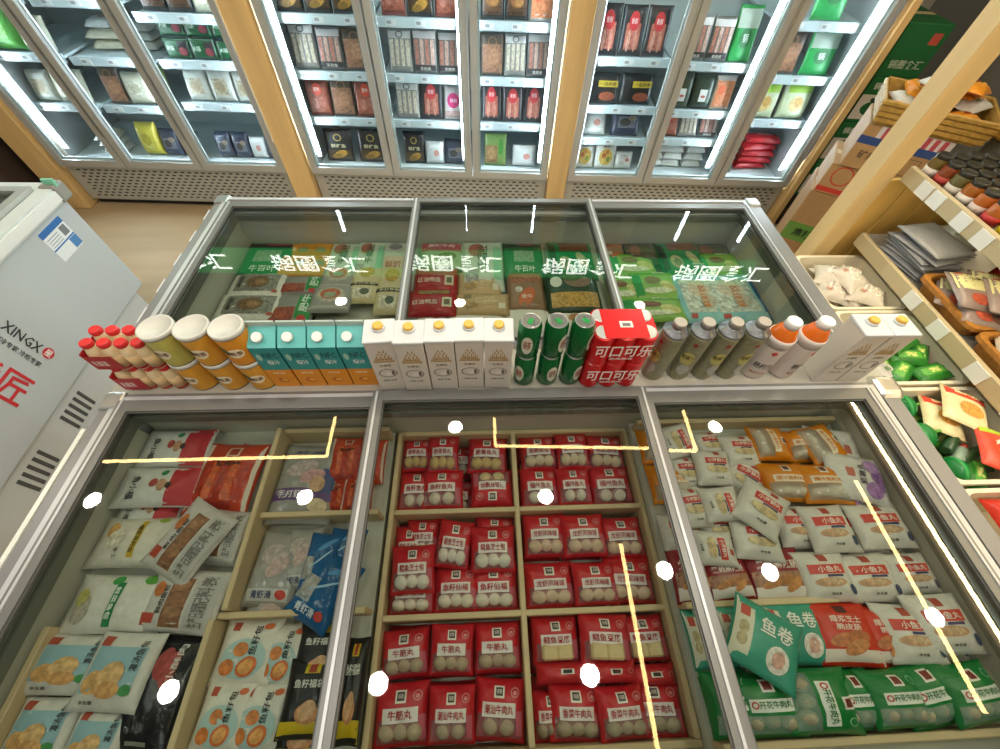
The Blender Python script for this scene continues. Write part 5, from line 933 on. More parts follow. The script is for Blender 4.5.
# red shrink packs of cans, two high
REDW = mat('c41a1e', .25); r = .0255
for lv in (0, 1):
    t = thing('can_multipack', 'red shrink wrapped six pack of cola cans, %s one' % ['lower', 'upper'][lv], 'drink pack', (.352, .652, ZL + lv * .104), group='red cola packs')
    for i in range(3):
        for j in range(2):
            c = part('can', MB().lathe([(r * .8, .001), (r, .007), (r, .09), (r * .84, .1), (r * .84, .102)], 24, lambda k: AL if k in (0, 3) else REDW, (-.0525 + .0525 * i, -.027 + .054 * j, 0)), t)
    # wrap with scalloped outline following the cans
    n = 8; out = []
    def arc(cx, cy, a0, a1): return [(cx + (r + .001) * math.cos(a0 + (a1 - a0) * k / n), cy + (r + .001) * math.sin(a0 + (a1 - a0) * k / n)) for k in range(n + 1)]
    cx3 = [-.0525, 0, .0525]
    for c in cx3: out += arc(c, -.027, PI + (.0 if c < 0 else .35), 2 * PI - (.0 if c > 0 else .35))
    for c in cx3[::-1]: out += arc(c, .027, 0 + (.0 if c > 0 else .35), PI - (.0 if c < 0 else .35))
    m = len(out); wb = MB()
    lo = [(x, y, .003) for x, y in out]; hi = [(x, y, .099) for x, y in out]; ins = [(x * .97, y * .93, .1015) for x, y in out]
    wb.add(lo + hi + ins, [(k, (k + 1) % m, m + (k + 1) % m, m + k) for k in range(m)] + [(m + k, m + (k + 1) % m, 2 * m + (k + 1) % m, 2 * m + k) for k in range(m)] + [tuple(range(2 * m, 3 * m))], REDW)
    part('shrink_wrap', wb, t)
    if lv:
        for sx in (-1, 1):
            for sy in (-1, 1): part('can_rim', MB().lathe([(.0215, .1012), (.0215, .1026), (.019, .1028)], 20, AL, (sx * .054, sy * .027, 0)), t)
        part('top_wrap', MB().bevel_box(-.0545, .0545, -.048, .048, .1015, .1036, REDW, .0008, 1), t)
        part('top_label', MB().box(-.012, .02, -.014, .006, .1034, .104, mat('e6dcd8', .5)), t)
        part('barcode', MB().box(-.006, .014, -.011, .0, .104, .1043, mat('6b6260', .5)), t)
    part('lettering', text_mb('可口可乐', .145, .046, mat('efe0dc', .4), lambda x, y: Vector((x, -.0535 - .0008, .06 + y))), t)
    part('lettering', text_mb('经典美味', .06, .009, mat('efd8d4', .4), lambda x, y: Vector((x, -.0543, .03 + y))), t)
# aluminium bottles
ab = Proto(); r = .031
SIL = mat('7b7e82', .28, .7); BOD = mat('8d8b6e', .38, .25, grain=.22, scale=90)
ab.parts = [('bottle_body', MB().lathe([(r * .94, 0), (r, .006), (r, .17), (r * 1.02, .176)], 32, BOD).mesh('bottle_body'), None, None),
            ('shoulder', MB().lathe([(r * 1.02, .176), (r * 1.02, .181), (r * .9, .183), (r * .62, .192), (r * .52, .197)], 32, SIL).mesh('shoulder'), None, None),
            ('screw_cap', MB().lathe([(.0165, .195), (.0165, .211), (.015, .2135)], 24, mat('aaa59d', .4, .5)).mesh('screw_cap'), None, None),
            ('logo_mark', blob(lambda u, v, off: Vector(((r + .0006) * math.cos(-PI / 2 + u), (r + .0006) * math.sin(-PI / 2 + u), .15 + v * .01)), 0, 0, .24, .8, mat('8d2f26', .5), 0, n=4).mesh('logo_mark'), None, None),
            ('print_patch', blob(lambda u, v, off: Vector(((r + .0006) * math.cos(-PI / 2 + u), (r + .0006) * math.sin(-PI / 2 + u), .095 + v * .03)), 0, 0, .6, .8, mat('b5ad62', .45, grain=.2, scale=100), 0).mesh('print_patch'), None, None),
            ('print_patch', blob(lambda u, v, off: Vector(((r + .0009) * math.cos(-PI / 2 + u), (r + .0009) * math.sin(-PI / 2 + u), .05 + v * .03)), .2, 0, .5, .7, mat('a8a79c', .45, grain=.2, scale=100), 0).mesh('print_patch'), None, None),
            ('lettering', can_text('青稞汁', r + .0012, .1, .036, .016, mat('5c5326', .5)).mesh('lettering'), None, None)]
for i, x in enumerate([.492, .564, .636, .706]):
    place(ab, 'metal_bottle', Matrix.Translation((x, .65, ZL)) @ Matrix.Rotation(math.radians((-70, -30, -5, 8)[i]), 4, 'Z'), '%s of the four grey metal bottles right of the red cola pack' % ['leftmost', 'second', 'third', 'rightmost'][i], 'bottle', 'metal bottles on the ledge')
# juice bottles with wrapped sleeve
jb = Proto(); r = .0345
SLV = mat('d5c8c0', .4); JU = mat('d4681c', .15)
jb.parts = [('bottle_body', MB().lathe([(r * .9, 0), (r, .007), (r, .13), (r * .99, .15)], 32, SLV).mesh('bottle_body'), None, None),
            ('juice_neck', MB().lathe([(r * .985, .1495), (r * .92, .162), (r * .62, .186), (r * .45, .194)], 32, JU).mesh('juice_neck'), None, None),
            ('sleeve_shoulder', MB().lathe([(r * 1.0, .13), (r * 1.01, .15), (r * .98, .16)], 32, mat('cfc6c0', .35)).mesh('sleeve_shoulder'), None, None),
            ('cap', MB().lathe([(.0185, .19), (.0185, .209), (.0165, .2115)], 24, mat('ececea', .35)).mesh('cap'), None, None),
            ('logo_mark', blob(lambda u, v, off: Vector(((r + .0006) * math.cos(-PI / 2 + u), (r + .0006) * math.sin(-PI / 2 + u), .115 + v * .01)), 0, 0, .26, .9, mat('c23c3a', .5), 0, n=4).mesh('logo_mark'), None, None),
            ('lettering', can_text('杨梅汁', r + .001, .06, .05, .022, mat('3a322e', .5)).mesh('lettering'), None, None),
            ('lettering', can_text('酸甜开胃', r + .001, .03, .045, .008, mat('a8642c', .5)).mesh('lettering'), None, None)]
for i, x in enumerate([.787, .872]):
    place(jb, 'juice_bottle', Matrix.Translation((x, .652, ZL)) @ Matrix.Rotation(math.radians((-18, 20)[i]), 4, 'Z'), 'white sleeved juice bottle with orange neck, %s' % ['beside the metal bottles', 'beside the white cartons'][i], 'bottle', 'juice bottles on the ledge')
# ------------------------------------------------------------------ white side freezer on the left
WX = -1.82
t = thing('chest_freezer', 'white chest freezer with red lettering on the left', 'freezer', (0, 0, 0))
WF = mat('b6bfc3', .35)
part('cabinet', MB().bevel_box(-2.48, WX, -.35, 1.71, .25, .74, WF, .006, 2), t)
bs = part('base', MB().bevel_box(-2.46, WX - .02, -.33, 1.66, 0.0, .25, mat('c3c9ca', .4), .004, 1), t)
for k, y in enumerate((.98, .69, .1)):
    for j in range(5): part('vent_slot', MB().box(WX - .0205, WX - .018, y - .07 + j * .032, y - .055 + j * .032, .10, .20, mat('4a4d4e', .6)), bs)
rim = part('top_rim', MB().ring(-2.5, WX + .012, -.37, 1.73, .06, .74, .80, mat('cbd3d3', .35)), t)
part('edge_trim', MB().box(WX + .010, WX + .018, -.37, 1.72, .75, .79, mat('dfe4e2', .3)), rim)
part('corner_cap', MB().bevel_box(WX - .045, WX + .022, 1.68, 1.745, .735, .808, mat('8b8d86', .4), .01, 2), rim)
part('green_film', MB().box(WX - .02, WX + .024, 1.70, 1.712, .80, .83, mat('79c2a4', .3)), rim)
l = part('sliding_lid', MB().ring(-2.44, WX - .05, .65, 1.67, .035, .80, .818, mat('b0b4b0', .4, .3)), t)
part('pane', MB().box(-2.41, WX - .08, .68, 1.64, .806, .811, glass()), l)
l = part('sliding_lid', MB().ring(-2.44, WX - .05, -.31, .70, .035, .782, .80, mat('b0b4b0', .4, .3)), t)
part('pane', MB().box(-2.41, WX - .08, -.28, .67, .788, .793, glass()), l)
part('inner_floor', MB().box(-2.42, WX - .08, -.3, 1.66, .741, .745, mat('55524a', .7)), t)
onface = lambda yc, zc: (lambda x, y: Vector((WX + .0015, yc + y, zc - x)))
part('lettering', text_mb('XINGX', .16, .042, mat('2a2d33', .5), onface(1.10, .52)), t)
part('emblem', blob(lambda u, v, off: Vector((WX + .0015, 1.105 + v * .024, .41 - u * .024)), 0, 0, 1, 1, mat('c42a35', .5), 0), t)
part('lettering', text_mb('星', .03, .03, mat('f0e6e4', .5), lambda x, y: Vector((WX + .0025, 1.105 + y, .41 - x))), t)
part('lettering', text_mb('制冷专家 冷柜专家', .19, .024, mat('3c3f45', .5), onface(1.045, .5)), t)
part('lettering', text_mb('节能匠', .36, .13, mat('c22a32', .5), onface(.92, .56)), t)
s = part('energy_label', MB().box(WX + .0005, WX + .0016, 1.48, 1.62, .58, .715, mat('dfe6ea', .5)), t)
part('blue_header', MB().box(WX + .0016, WX + .002, 1.48, 1.62, .69, .715, mat('2c6bb0', .5)), s)
part('blue_bar', MB().box(WX + .0016, WX + .002, 1.48, 1.62, .63, .636, mat('2c6bb0', .5)), s)
part('blue_corner', MB().box(WX + .0016, WX + .002, 1.575, 1.62, .584, .628, mat('4a82bc', .5)), s)
for k in range(4): part('printed_line', MB().box(WX + .0016, WX + .002, 1.49, 1.56, .642 + .011 * k, .645 + .011 * k, mat('8f9aa2', .5)), s)
part('code_square', MB().box(WX + .0016, WX + .002, 1.575, 1.61, .645, .684, mat('74797e', .5)), s)

# ------------------------------------------------------------------ wooden snack rack on the right
RW = mat('cdb07a', .5, grain=.16, scale=10, stretch=(1, 1, .15)); LIP = mat('b8a986', .5); SHF = mat('8c8a80', .5)
t = thing('display_rack', 'stepped wooden snack rack right of the freezers', 'rack')
part('post', MB().bevel_box(1.43, 1.51, 1.36, 1.44, 0, 2.1, RW, .004, 1), t)
part('post', MB().bevel_box(2.2, 2.28, 1.36, 1.44, 0, 2.1, RW, .004, 1), t)
for k in range(6): part('end_plank', MB().bevel_box(1.515 + .112 * k, 1.622 + .112 * k, 1.385, 1.405, .3, 1.03, mat('d8b060', .5, grain=.14, scale=10, stretch=(1, 1, .15)), .003, 1), t)
part('end_rail', MB().bevel_box(1.51, 2.2, 1.38, 1.42, 1.95, 2.05, RW, .003, 1), t)
part('lower_shelf', MB().box(1.26, 1.6, -.4, 1.33, .55, .58, LIP), t)
part('lower_front', MB().box(1.25, 1.262, -.4, 1.33, .5, .60, LIP), t)
part('middle_shelf', MB().box(1.565, 2.1, -.4, 1.355, .795, .82, SHF), t)
ml = part('middle_lip', MB().bevel_box(1.548, 1.565, -.4, 1.34, .785, .838, LIP, .002, 1), t)
part('top_shelf', MB().box(1.54, 2.1, -.4, 1.355, 1.065, 1.085, SHF), t)
tl = part('top_lip', MB().bevel_box(1.522, 1.54, -.4, 1.35, 1.05, 1.102, LIP, .002, 1), t)
for y in (.98, .84, .66, .5, .3): part('price_tag', MB().box(1.544, 1.5475, y - .03, y + .03, .788, .836, mat('e2e2dc', .4)), ml)
for y in (1.24, 1.18, 1.06, .97, .84, .7): part('price_tag', MB().box(1.5185, 1.5215, y - .026, y + .026, 1.052, 1.098, mat('e2e2dc', .4)), tl)
part('back_panel', MB().box(2.1, 2.12, -.4, 1.355, .3, 1.9, mat('c9a968', .55, grain=.12, scale=10)), t)
ld = bpy.data.lights.new('rack_strip', 'AREA'); ld.shape = 'RECTANGLE'; ld.size = .02; ld.size_y = 1.5; ld.energy = 6; ld.color = (1, .78, .42)
part('rack_lamp', MB().box(1.76, 1.78, -.35, 1.28, 1.53, 1.54, emitter('ffd9a0', 3)), t)
part('shelf_lamp', MB().box(1.57, 1.59, -.35, 1.3, 1.056, 1.065, emitter('ffe2b0', 3)), t)
l2 = bpy.data.lights.new('shelf_strip', 'AREA'); l2.shape = 'RECTANGLE'; l2.size = .02; l2.size_y = 1.5; l2.energy = 1.8; l2.color = (1, .84, .55)
new_obj('shelf_strip_glow', l2, t, loc=(1.58, .48, 1.054))
part('canopy_shelf', MB().box(1.68, 2.1, -.4, 1.355, 1.54, 1.56, RW), t)
new_obj('rack_strip_glow', ld, t, loc=(1.77, .46, 1.525), rot=(0, 0, 0))
# tubs on the lower shelf
TUB = mat('e2d8bc', .45)
def tub(label, x0, x1, y0, y1, z0, z1, m=TUB, name='display_tub', cat='tub', grp='tubs on the lower shelf', wall=.008):
    t = thing(name, label, cat, ((x0 + x1) / 2, (y0 + y1) / 2, z0), group=grp)
    a, b = (x1 - x0) / 2, (y1 - y0) / 2; h = z1 - z0
    mb = MB()
    def loop(ax, by, z, r=.03, n=5):
        pts = []
        for cx, cy, a0 in ((ax - r, by - r, 0), (-ax + r, by - r, PI / 2), (-ax + r, -by + r, PI), (ax - r, -by + r, 1.5 * PI)):
            pts += [(cx + r * math.cos(a0 + PI / 2 * k / n), cy + r * math.sin(a0 + PI / 2 * k / n), z) for k in range(n + 1)]
        return pts
    ls = [loop(a * .9, b * .9, 0), loop(a - .006, b - .006, h - .006), loop(a, b, h), loop(a - wall, b - wall, h), loop(a * .88, b * .88, .01)]
    m_ = len(ls[0]); vs = [p for L in ls for p in L]; fs = []
    for q in range(len(ls) - 1): fs += [(q * m_ + k, q * m_ + (k + 1) % m_, (q + 1) * m_ + (k + 1) % m_, (q + 1) * m_ + k) for k in range(m_)]
    fs += [tuple(range(m_))[::-1], tuple(range((len(ls) - 1) * m_, len(ls) * m_))]
    mb.add(vs, fs, m); part('basin', mb, t)
    part('rolled_rim', MB().add([tuple(p) for L in (loop(a + .004, b + .004, h - .012), loop(a + .004, b + .004, h + .002), loop(a - wall, b - wall, h + .002)) for p in L],
         [(q * m_ + k, q * m_ + (k + 1) % m_, (q + 1) * m_ + (k + 1) % m_, (q + 1) * m_ + k) for q in range(2) for k in range(m_)], m), t)
    return t
tub('cream tub of clear packs beside the far freezer', 1.30, 1.60, 1.0, 1.30, .582, .75)
tub('cream tub of small green packs and a yellow tag', 1.30, 1.60, .665, .985, .582, .75)
tub('cream tub with green fruit shaped packs and yellow noodle packs', 1.30, 1.60, .335, .645, .582, .75)
tub('cream tub partly hidden at right picture edge', 1.30, 1.60, .02, .315, .582, .75)
def loose(kind, name, x, y, z, rot, tx, ty, label, group, sc=1, cat='food pack'):
    pr = proto(kind); lay(kind, x, y, z, pr.w * sc, pr.h * sc, rot, tx, ty, label, cat, group, name)
CL = ['left far corner', 'far side', 'right far corner', 'left near corner', 'near side', 'right near corner', 'centre top', 'centre right top', 'far top', 'near top', 'left near top', 'right far top', 'left far top', 'right near top', 'highest']
for i, (x, y, r, z) in enumerate([(1.38, 1.23, 20, .60), (1.46, 1.24, 80, .60), (1.52, 1.2, -30, .60), (1.37, 1.10, -15, .60), (1.45, 1.08, 60, .60), (1.52, 1.08, 10, .60), (1.42, 1.17, 45, .645), (1.50, 1.14, 120, .645), (1.44, 1.23, 100, .685), (1.46, 1.1, 30, .685), (1.38, 1.12, 70, .685), (1.52, 1.2, 10, .69), (1.40, 1.2, 150, .705), (1.5, 1.07, 60, .71), (1.45, 1.16, 20, .725)]):
    loose('clearp', 'clear_food_pouch', 1.445 + (x - 1.445) * .86, 1.15 + (y - 1.15) * .86, z + .015, r, rnd.uniform(-4, 4), rnd.uniform(-4, 4), 'clear pouch in far cream tub, ' + CL[i], 'clear pouches in the far tub', .88)
GL = ['far left', 'far right', 'middle left', 'middle right', 'near left', 'near right', 'nearest centre', 'farthest top', 'top centre', 'top near left', 'top near right', 'top middle right', 'highest']
for i, (x, y, r, z) in enumerate([(1.44, .93, 30, .67), (1.50, .91, -20, .67), (1.42, .86, 60, .675), (1.50, .83, 15, .67), (1.40, .77, 25, .67), (1.47, .745, 30, .675), (1.53, .75, -30, .67), (1.46, .88, 70, .705), (1.48, .79, -10, .705), (1.42, .73, 40, .70), (1.52, .72, 10, .705), (1.53, .80, 60, .70), (1.47, .84, 25, .725)]):
    loose('gsnack', 'snack_pouch', x, y, z + .015, r, rnd.uniform(-8, 8), rnd.uniform(-8, 8), 'small green snack pouch, %s in tub with yellow tag' % GL[i], 'green pouches in the tub')
loose('redsn', 'snack_pouch', 1.37, .81, .69, 20, 0, 0, 'small orange red pouch in tub with yellow tag', None, .6)
loose('silsn', 'snack_pouch', 1.37, .735, .69, -30, 0, 0, 'small grey pouch in near left of tub with yellow tag', None, .55)
loose('silsn', 'snack_pouch', 1.37, .93, .68, 40, 0, 0, 'small grey pouch in far left of tub with yellow tag', None, .55)
tag(new_obj('price_card', MB().bevel_box(-.035, .035, -.002, .002, -.03, .03, mat('d9d83c', .5), .001, 1).mesh('price_card'), loc=(1.36, .87, .735), rot=(-.5, .3, .2)), 'yellow price card standing in tub of green pouches', 'price card')
gf = Proto()
gf.parts = [('fruit_pouch', MB().lathe([(1e-6, -.03), (.02, -.026), (.036, -.01), (.04, .004), (.03, .02), (.012, .028), (1e-6, .03)], 20, mat('0f7a34', .2, grain=.1, scale=40)).mesh('fruit_pouch'), None, None),
            ('stalk', MB().lathe([(.006, .026), (.004, .042)], 8, mat('6aa83c', .4)).mesh('stalk'), None, None), ('printed_mark', MB().lathe([(.0385, -.004), (.0405, .004)], 20, mat('2f9a4c', .3)).mesh('printed_mark'), None, None)]
for i, (x, y, a) in enumerate([(1.355, .60, 1.2), (1.355, .50, .8), (1.37, .385, 1.4)]):
    place(gf, 'fruit_pouch', Matrix.Translation((x, y, .715)) @ Matrix.Rotation(a, 4, 'Y') @ Matrix.Rotation(i, 4, 'Z'), 'glossy green fruit shaped pouch, %s in the noodle pack tub' % ['farthest', 'middle', 'nearest'][i], 'food pack', 'green fruit shaped pouches')
loose('ypack', 'noodle_pouch', 1.44, .555, .72, -28, -3, 3, 'cream and yellow noodle pouch with small red header', None, .75)
loose('ypack', 'noodle_pouch', 1.49, .565, .752, -34, -3, 3, 'yellow noodle pouch with red header beside shelf lip', None, .8)
loose('rpack', 'noodle_pouch', 1.50, .42, .752, -30, -3, 3, 'red noodle pouch with bright green header in near tub', None, .8)
for i, (x, y, r) in enumerate([(1.43, .475, 35), (1.46, .43, 20), (1.41, .42, 40)]):
    pr = Proto(); dk = mat(['2a4a2c', '35532f', '8aa08c'][i], .25)
    pr.parts = [('tube_body', MB().lathe([(.012, -.05), (.016, -.046), (.016, .04), (.008, .05)], 14, dk, tf=Matrix.Rotation(PI / 2, 4, 'Y')).mesh('tube_body'), None, None), ('tube_cap', MB().lathe([(.009, .05), (.009, .062)], 14, mat('b5432c', .4), tf=Matrix.Rotation(PI / 2, 4, 'Y')).mesh('tube_cap'), None, None)]
    place(pr, 'sauce_tube', Matrix.Translation((x, y, .715)) @ Matrix.Rotation(math.radians(r), 4, 'Z'), 'dark green sauce tube, %s in noodle pack tub' % ['farther', 'nearer to the lip', 'pale one'][i], 'tube', 'sauce tubes in the tub')
UL = ['far left', 'far right', 'near left', 'near right', 'centre']
for i, (x, y, r) in enumerate([(1.39, .57, 20), (1.50, .57, 80), (1.39, .43, 100), (1.50, .42, 10), (1.44, .5, 45)]):
    loose('gsnack', 'snack_pouch', x, y, .66, r, 5, 0, 'small green pouch under the noodle packs, ' + UL[i], 'green pouches under the noodle packs')
loose('gsnack', 'snack_pouch', 1.43, .375, .70, 60, 5, 0, 'small green pouch at near end of noodle pack tub', None)
loose('redsn', 'snack_pouch', 1.43, .24, .71, 0, 0, 0, 'red pouch in tub at right picture edge', None, 1.0)
loose('ypack', 'noodle_pouch', 1.46, .12, .69, 20, 0, 0, 'yellow noodle pouch in tub at right picture edge', None, .9)
# brown woven trays on the middle shelf
BR = mat('a8702c', .55, grain=.25, bump=.5, scale=60)
tub('brown woven tray holding snack bags with cream header cards', 1.575, 1.87, .79, 1.05, .822, .87, BR, 'woven_tray', 'tray', 'brown woven trays', .012)
tub('brown woven tray holding bags with round red pictures', 1.575, 1.87, .52, .775, .822, .87, BR, 'woven_tray', 'tray', 'brown woven trays', .012)
tub('brown woven tray farther along at right picture edge', 1.575, 1.87, .25, .505, .822, .87, BR, 'woven_tray', 'tray', 'brown woven trays', .012)
CW = ['far left', 'near left', 'middle', 'far right', 'near right', 'topmost', 'upper left', 'upper right']
for i, (x, y, z, r) in enumerate([(1.665, .955, .842, -38), (1.67, .875, .86, -28), (1.73, .94, .885, -40), (1.79, .96, .852, -42), (1.79, .875, .87, -32), (1.72, .87, .91, -30), (1.66, .93, .885, -20), (1.80, .94, .93, -35)]):
    loose('card', 'snack_bag', x, y, z, r, rnd.uniform(-3, 5), rnd.uniform(-3, 3), 'snack bag with cream header card, %s in far brown tray' % CW[i], 'carded snack bags', .95)
for i, (x, y, r) in enumerate([(1.66, .70, -30), (1.66, .595, -28), (1.785, .70, -32), (1.785, .595, -30)]):
    loose('ovalred', 'snack_bag', x, y, .846, r, 3, 0, 'snack bag with round red picture, %s in middle brown tray' % ['far left', 'near left', 'far right', 'near right'][i], 'round picture snack bags', .8)
for i, (x, y) in enumerate([(1.665, .39), (1.78, .38)]):
    loose('ovalred', 'snack_bag', x, y, .846, -30, 3, 0, 'snack bag with round red picture, %s in nearest brown tray' % ['left', 'right'][i], 'round picture snack bags', .8)
# silver pouches and a red bag with white card
for i in range(9):
    loose('silverp', 'foil_pouch', 1.665 + rnd.uniform(-.012, .012), 1.175 + rnd.uniform(-.01, .01), .823 + i * .0125, 8 + rnd.uniform(-9, 9), 0, 0, 'flat silver pouch, %s of the foil stack' % ['lowest', 'second from bottom', 'third from bottom', 'fourth from bottom', 'fifth from bottom', 'sixth from bottom', 'seventh from bottom', 'second from top', 'topmost'][i], 'stacked foil pouches', .82)
for i, (x, y, z, r) in enumerate([(1.82, 1.28, .832, 30), (1.85, 1.18, .832, 70), (1.83, 1.235, .875, -20), (1.94, 1.27, .832, 10), (1.90, 1.22, .89, 60)]):
    loose('silverc', 'foil_pouch', x, y, z, r, 6, 5, 'crumpled silver pouch behind the foil stack, %s' % ['far one', 'near one', 'upper one', 'right one', 'left one'][i], 'crumpled foil pouches', .9)
loose('redsn', 'snack_pouch', 1.93, 1.1, .832, 20, 5, 0, 'bright red crumpled pouch behind white card', None, 1.1)
tag(new_obj('price_card', MB().bevel_box(-.04, .04, -.0015, .0015, -.05, .05, mat('e2ddd2', .5), .0012, 1).mesh('price_card'), loc=(1.80, 1.085, .875), rot=(-.3, .1, -1.0)), 'white upright card left of the red pouch', 'price card')
# sauce jars on the top shelf
def jar(body, lid, r=.026, h=.075, sleeve=None):
    p = Proto()
    p.parts = [('jar_glass', MB().lathe([(r * .9, 0), (r, .005), (r, h * .72), (r * .82, h * .82), (r * .8, h * .84)], 20, mat(body, .18)).mesh('jar_glass'), None, None),
               ('jar_label', MB().lathe([(r * 1.015, h * .1), (r * 1.015, h * .42)], 20, mat(sleeve or 'd9d4ca', .5)).mesh('jar_label'), None, None),
               ('jar_lid', MB().lathe([(r * .88, h * .82), (r * .9, h * .84), (r * .9, h * .98), (r * .82, h), (r * .78, h * .985), (1e-6, h * .985)], 20, lid).mesh('jar_lid'), None, None)]
    return p
DL = mat('35342d', .35, .4)
JK = [jar('6a5a2a', DL), jar('7a3a1c', DL, sleeve='a83a30'), jar('5f5a34', DL, sleeve='cfc8bc'), jar('9a5a24', DL, sleeve='d8d2c8'), jar('a85c24', DL, sleeve='c8b8ae'), jar('a85c24', DL, sleeve='b02c2a')]
rows = ['front row', 'second row', 'third row', 'fourth row', 'fifth row', 'sixth row', 'seventh row', 'back row']; cols = ['far end', 'second from far end', 'third from far end', 'fourth from far end', 'fifth from far end', 'sixth from far end', 'seventh from far end']
for c in range(7):
    for r in range(8):
        if c == 6 and r == 0: continue
        place(JK[min(c, 5) if r < 2 else (c + r) % 3], 'sauce_jar', Matrix.Translation((1.573 + .0555 * r, 1.315 - .0555 * c - .006 * (r % 2), 1.0855)), 'dark lidded sauce jar in %s, %s' % (rows[r], cols[c]), 'jar', 'dark lidded sauce jars')
YJ = jar('c9b01c', mat('d9c41a', .4), .022, .085, 'd9c41a')
for i, (x, y) in enumerate([(1.572, .975), (1.622, .915), (1.572, .92), (1.68, .91)]):
    place(YJ, 'sauce_jar', Matrix.Translation((x, y, 1.0855)), 'yellow sauce jar, %s' % ['front one nearest the dark jars', 'second row one', 'front one nearest the white jars', 'rear one'][i], 'jar', 'yellow sauce jars')
WJ = jar('c8c0a8', mat('2c2a28', .3), .033, .085, 'd9d4c2')
for i, (x, y) in enumerate([(1.585, .86), (1.585, .785), (1.66, .85), (1.66, .775)]):
    place(WJ, 'sauce_jar', Matrix.Translation((x, y, 1.0855)), 'pale jar with black lid, %s' % ['front far one', 'front near one', 'rear far one', 'rear near one'][i], 'jar', 'pale jars with black lids')

# ------------------------------------------------------------------ boxes behind the rack
CARD = mat('a07c54', .7, grain=.08, scale=20)
def carton(label, M, w, d, h, m, group='stacked cartons'):
    t = thing('cardboard_box', label, 'box', mw=M, group=group)
    part('box_body', MB().bevel_box(0, w, 0, d, 0, h, m, .004, 1), t)
    part('tape', MB().box(0.01, w - .01, d / 2 - .025, d / 2 + .025, h, h + .001, mat('c9b48c', .35)), t)
    return t
def facebox(t, x0, x1, z0, z1, col, nm='printed_band', lv=1): part(nm, quad(MB(), x0, x1, z0, z1, -.0008 * lv, mat(col, .6)), t)
def facetext(t, s, x, z, w, h, col, lv=3): part('lettering', text_mb(s, w, h, mat(col, .6), lambda a, b: Vector((x + a, -.0008 * lv, z + b))), t)
ST = Matrix.Translation((1.86, 2.06, 0)) @ Matrix.Rotation(math.radians(-33), 4, 'Z')
b = carton('plain brown box at the foot of the carton stack', ST, .38, .3, .21, CARD)
b = carton('brown box with green label band, second from floor in stack', ST @ Matrix.Translation((0, 0, .212)), .38, .3, .39, CARD)
facebox(b, 0, .38, .09, .2, '5f8a3c'); facetext(b, '麻辣香锅', .15, .145, .2, .06, '20321a'); facebox(b, .19, .28, .24, .33, 'b8402e', 'logo_mark'); facetext(b, '锅圈', .235, .285, .06, .04, 'd9b890')
b = carton('brown box with red stripe and lettering, third in stack', ST @ Matrix.Translation((.01, -.005, .604)), .37, .3, .155, mat('a8845a', .7, grain=.08, scale=20))
facebox(b, 0, .37, .01, .035, 'b8322a'); facetext(b, '锅圈火锅', .24, .1, .2, .07, 'b8322a')
part('round_mark', oval(MB(), .08, .1, .05, .05, -.0012, mat('b8322a', .6), inner=.88), b)
ST2 = ST @ Matrix.Translation((.04, -.02, .761))
b = carton('brown drink box with blue top band, fourth in stack', ST2, .36, .28, .2, mat('a58258', .7, grain=.08, scale=20))
facebox(b, 0, .36, .115, .15, '23407a'); facebox(b, .06, .36, .15, .2, 'c9c2c8')
for k in range(8): facebox(b,   .08 + .034 * k, .1 + .034 * k, .15, .198, 'a8434c', 'bottle_print', 2)
facetext(b, '矿泉水', .1, .07, .12, .04, '4a3c2c'); part('bottle_outline', quad(quad(quad(quad(MB(), .24, .30, .02, .024, -.001, mat('6b5a44', .6)), .24, .30, .096, .1, -.001, mat('6b5a44', .6)), .24, .244, .024, .096, -.001, mat('6b5a44', .6)), .296, .30, .024, .096, -.001, mat('6b5a44', .6)), b)
# basket of snack bags on the boxes
BK = mat('a8843c', .6, grain=.3, bump=.6, scale=55)
bx = ST2 @ Vector((.2, .12, .202))
tk = thing('wicker_basket', 'wicker basket of orange snack bags on the box stack', 'basket', mw=ST2 @ Matrix.Translation((.0, -.02, .202)))
part('basket_base', MB().box(.02, .42, .02, .30, 0, .012, BK), tk)
for q in range(4): part('wicker_strand', MB().bevel_box(.0 - .004 * q, .44 + .004 * q, -.0 - .004 * q, .014 - .004 * q, .012 + .024 * q, .034 + .024 * q, BK, .005, 1), tk); part('wicker_strand', MB().bevel_box(.0 - .004 * q, .014 - .004 * q, .016 - .004 * q, .31, .012 + .024 * q, .034 + .024 * q, BK, .005, 1), tk)
part('back_side', MB().bevel_box(0, .44, .31, .322, .012, .11, BK, .004, 1), tk); part('right_side', MB().bevel_box(.43, .442, .016, .31, .012, .11, BK, .004, 1), tk)
SN = ['front left corner', 'left side', 'front middle', 'centre', 'front right', 'back left', 'right side', 'back right', 'top middle', 'top right']
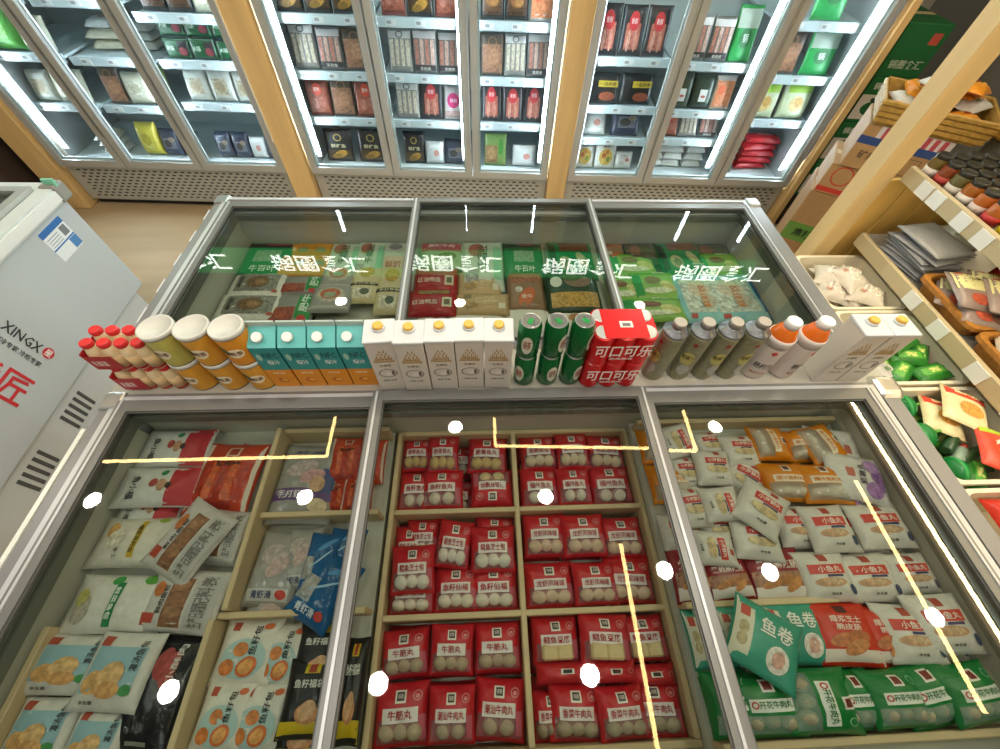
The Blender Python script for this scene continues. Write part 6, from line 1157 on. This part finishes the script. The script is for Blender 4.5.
for i, (x, y, z, r, k) in enumerate([(.06, .06, .1, 60, 'ornsn'), (.08, .2, .11, 20, 'silsn'), (.2, .08, .11, -20, 'ornsn'), (.22, .2, .13, 50, 'silsn'), (.34, .08, .11, 15, 'ornsn'), (.12, .26, .13, 10, 'ornsn'), (.36, .2, .13, -40, 'silsn'), (.32, .26, .14, 60, 'ornsn'), (.16, .15, .165, 35, 'silsn'), (.3, .15, .17, -25, 'ornsn')]):
    M = ST2 @ Matrix.Translation((.03 + x * .9, .02 + y * .9, .202 + (z - .1) * 1.6 + .03)) @ Matrix.Rotation(math.radians(r), 4, 'Z') @ Matrix.Rotation(.2 - .08 * (i % 5), 4, 'X') @ Matrix.Diagonal((.8, .8, .8, 1))
    place(proto(k), 'snack_bag', M, '%s snack bag, %s of the wicker basket' % ('orange' if k == 'ornsn' else 'silver', SN[i]), 'snack bag', 'snack bags in the basket')
# second basket further right, seen past the post
tk = thing('wicker_basket', 'second wicker basket seen right of the rack post', 'basket', (2.3, 1.47, 0))
part('stand', MB().bevel_box(.0, .42, .0, .34, 0, 1.0, mat('4c463c', .6), .005, 1), tk)
part('basket_base', MB().bevel_box(-.01, .43, -.01, .35, 1.0, 1.09, BK, .01, 2), tk)
for i, (x, y, r, k) in enumerate([(.08, .08, 30, 'ornsn'), (.2, .1, -20, 'ornsn'), (.33, .12, 50, 'silsn'), (.12, .24, 10, 'ornsn'), (.3, .26, -30, 'ornsn')]):
    place(proto(k), 'snack_bag', Matrix.Translation((2.3 + x, 1.47 + y, 1.092)) @ Matrix.Rotation(math.radians(r), 4, 'Z') @ Matrix.Diagonal((.75, .75, .75, 1)), '%s snack bag, %s of the second basket' % ('orange' if k == 'ornsn' else 'silver', ['near left', 'near middle', 'near right', 'far left', 'far right'][i]), 'snack bag', 'snack bags in the second basket')
# green boxes against the wall
GB = mat('16602e', .6, grain=.08, scale=20)
SG = Matrix.Translation((2.27, 2.62, 0)) @ Matrix.Rotation(math.radians(-6), 4, 'Z')
for k in range(5):
    M = SG @ Matrix.Translation((.004 * (k % 2), 0, .24 * k))
    b = carton('green printed box, %s from floor beside the right fridge post' % ['first', 'second', 'third', 'fourth', 'fifth', 'sixth'][k], M, .24, .4, .238, GB if k else mat('2c231d', .7), 'green box tower')
    if k in (1, 2, 3):
        facebox(b, .0, .22, .02, .15, 'cfc8ba', 'white_panel'); part('pot_print', oval(MB(), .11, .08, .075, .04, -.0016, mat('1b5a2c', .6)), b); part('pot_lid_print', oval(MB(), .11, .125, .05, .018, -.0018, mat('143f22', .6)), b)
        facetext(b, '锅圈食汇', .11, .195, .16, .035, 'd4d8c8')
    elif k > 3:
        facetext(b, '锅圈食汇', .12, .06, .18, .04, 'b9c8b0'); facebox(b, .16, .21, .15, .2, 'b0483a', 'logo_mark')
_fobj_name = _fobj.name
bpy.data.objects.remove(_fobj)
